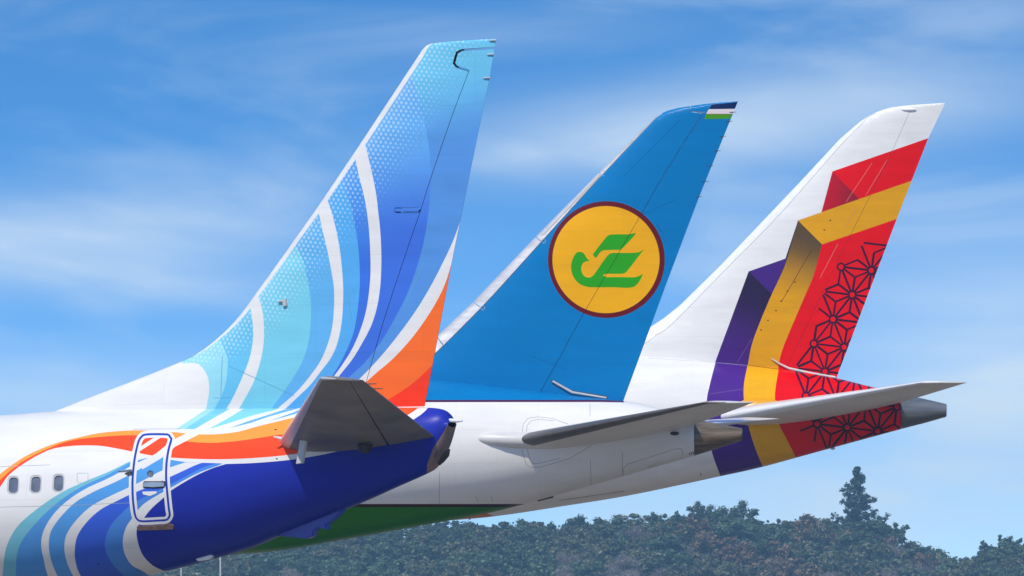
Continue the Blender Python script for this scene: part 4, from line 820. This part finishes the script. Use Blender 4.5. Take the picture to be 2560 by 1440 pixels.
for u, v, k in ((1157, 1296, 'green'), (1205, 1310, 'olive'), (1250, 1302, 'green'), (1309, 1294, 'green'), (1350, 1302, 'olive'), (1385, 1302, 'green'), (1449, 1284, 'green'), (1500, 1290, 'green'), (1540, 1288, 'green'), (1592, 1282, 'olive'), (1640, 1278, 'sprig'), (1672, 1282, 'green'), (1700, 1276, 'sprig'), (1800, 1272, 'green'), (1884, 1290, 'green'), (1915, 1304, 'bare'), (1948, 1296, 'sprig'),
                (1975, 1300, 'olive'), (2014, 1283, 'orange'), (2050, 1292, 'olive'), (2085, 1302, 'green'), (2120, 1296, 'green'), (2175, 1292, 'green'), (2212, 1312, 'olive'), (2243, 1305, 'sprig'), (2272, 1350, 'olive'), (2312, 1364, 'green'), (2345, 1376, 'olive'), (2385, 1404, 'green'), (2424, 1388, 'sprig'), (2440, 1384, 'green'), (2467, 1350, 'sprig'), (2490, 1366, 'green'), (2511, 1334, 'sprig'), (2540, 1358, 'green'), (2556, 1344, 'sprig'), (2600, 1350, 'green'), (2650, 1350, 'olive')):
    plant(k, u, v, HY + tr_rng.uniform(-4, 4), 0)
for u in range(420, 1140, 62): plant(tr_rng.choice(('green', 'green', 'olive')), u + tr_rng.uniform(-12, 12), float(np.interp(u, RIDGE[:, 0], RIDGE[:, 1])) + tr_rng.uniform(-4, 8), HY + tr_rng.uniform(-4, 4), 0)
for row, (Y, f, du) in enumerate(((HY - 22, 0.20, 54), (HY - 44, 0.42, 56), (HY - 66, 0.66, 58), (HY - 86, 0.9, 62)), 1):
    u = 400 + 17 * row
    while u < 2640:
        rv = float(np.interp(u, RIDGE[:, 0], RIDGE[:, 1])); v = rv + (1432 - rv) * f * 0.92 + tr_rng.uniform(-9, 9)
        if u < 1420: k = tr_rng.choice(('green', 'green', 'green', 'olive', 'olive', 'bare' if row > 2 else 'green'))
        elif u < 1700: k = tr_rng.choice(('green', 'green', 'olive', 'olive', 'bare') if row < 2 else ('bare', 'bare', 'olive', 'green', 'olive'))
        elif u < 1990: k = tr_rng.choice(('bare', 'orange', 'green', 'olive') if row < 3 else ('orange', 'olive', 'olive', 'bare', 'green'))
        elif u < 2320: k = tr_rng.choice(('olive', 'bare', 'olive', 'green', 'green', 'orange'))
        else: k = tr_rng.choice(('green', 'olive', 'green'))
        if row < 3 or v < 1440: plant(k, u, v, Y + tr_rng.uniform(-5, 5), row)
        u += du * tr_rng.uniform(0.8, 1.2)
# slim masts standing in front of the wood
for u, v, Y, lab in ((551, 1215, 420.0, 'slim pale lamp post below the deep blue aircraft belly'), (453, 1260, 520.0, 'thin faint lamp post at the lower left, almost hidden by the blue belly')):
    x = X_at(u, Y); z = Z_at(v, Y); o = bpy.data.objects.new('lamp_post', None); COL.objects.link(o); o.location = (x, Y, 0); tag(o, lab, 'lamp post')
    tube('pole', [(0, 0, 0), (0, 0, z * .5), (0, 0, z)], [0.055, 0.05, 0.04], M['lightgrey'], o); tube('lamp_arm', [(0, 0, z), (-0.4, 0, z + .12), (-0.9, 0, z + .1)], [0.04, 0.035, 0.03], M['lightgrey'], o)
    slab('lamp_head', [(-0.85, -.12, z + .1), (-1.4, -.1, z + .06), (-1.4, .1, z + .06), (-0.85, .12, z + .1)], Vector((0, 0, 0.09)), M['lightgrey'], o, 0.01)

# ------------------------------------------------------------------ the air between
HAZE = 0.00020
bm = bmesh.new(); bmesh.ops.create_cube(bm, size=1.0)
for v in bm.verts: v.co = Vector((v.co.x * 900, (v.co.y + 0.5) * 2000 - 100, (v.co.z + 0.5) * 41 - 1))
hz = bm_obj('haze', bm, None, sm=False); m = bpy.data.materials.new('blue_air'); m.use_nodes = True; t = m.node_tree; t.nodes.clear()
pv = N(t, 'ShaderNodeVolumePrincipled', Density=HAZE); pv.inputs['Color'].default_value = (0.40, 0.72, 0.95, 1); om = N(t, 'ShaderNodeOutputMaterial'); t.links.new(pv.outputs[0], om.inputs['Volume'])
hz.data.materials.append(m); tag(hz, kind='stuff')
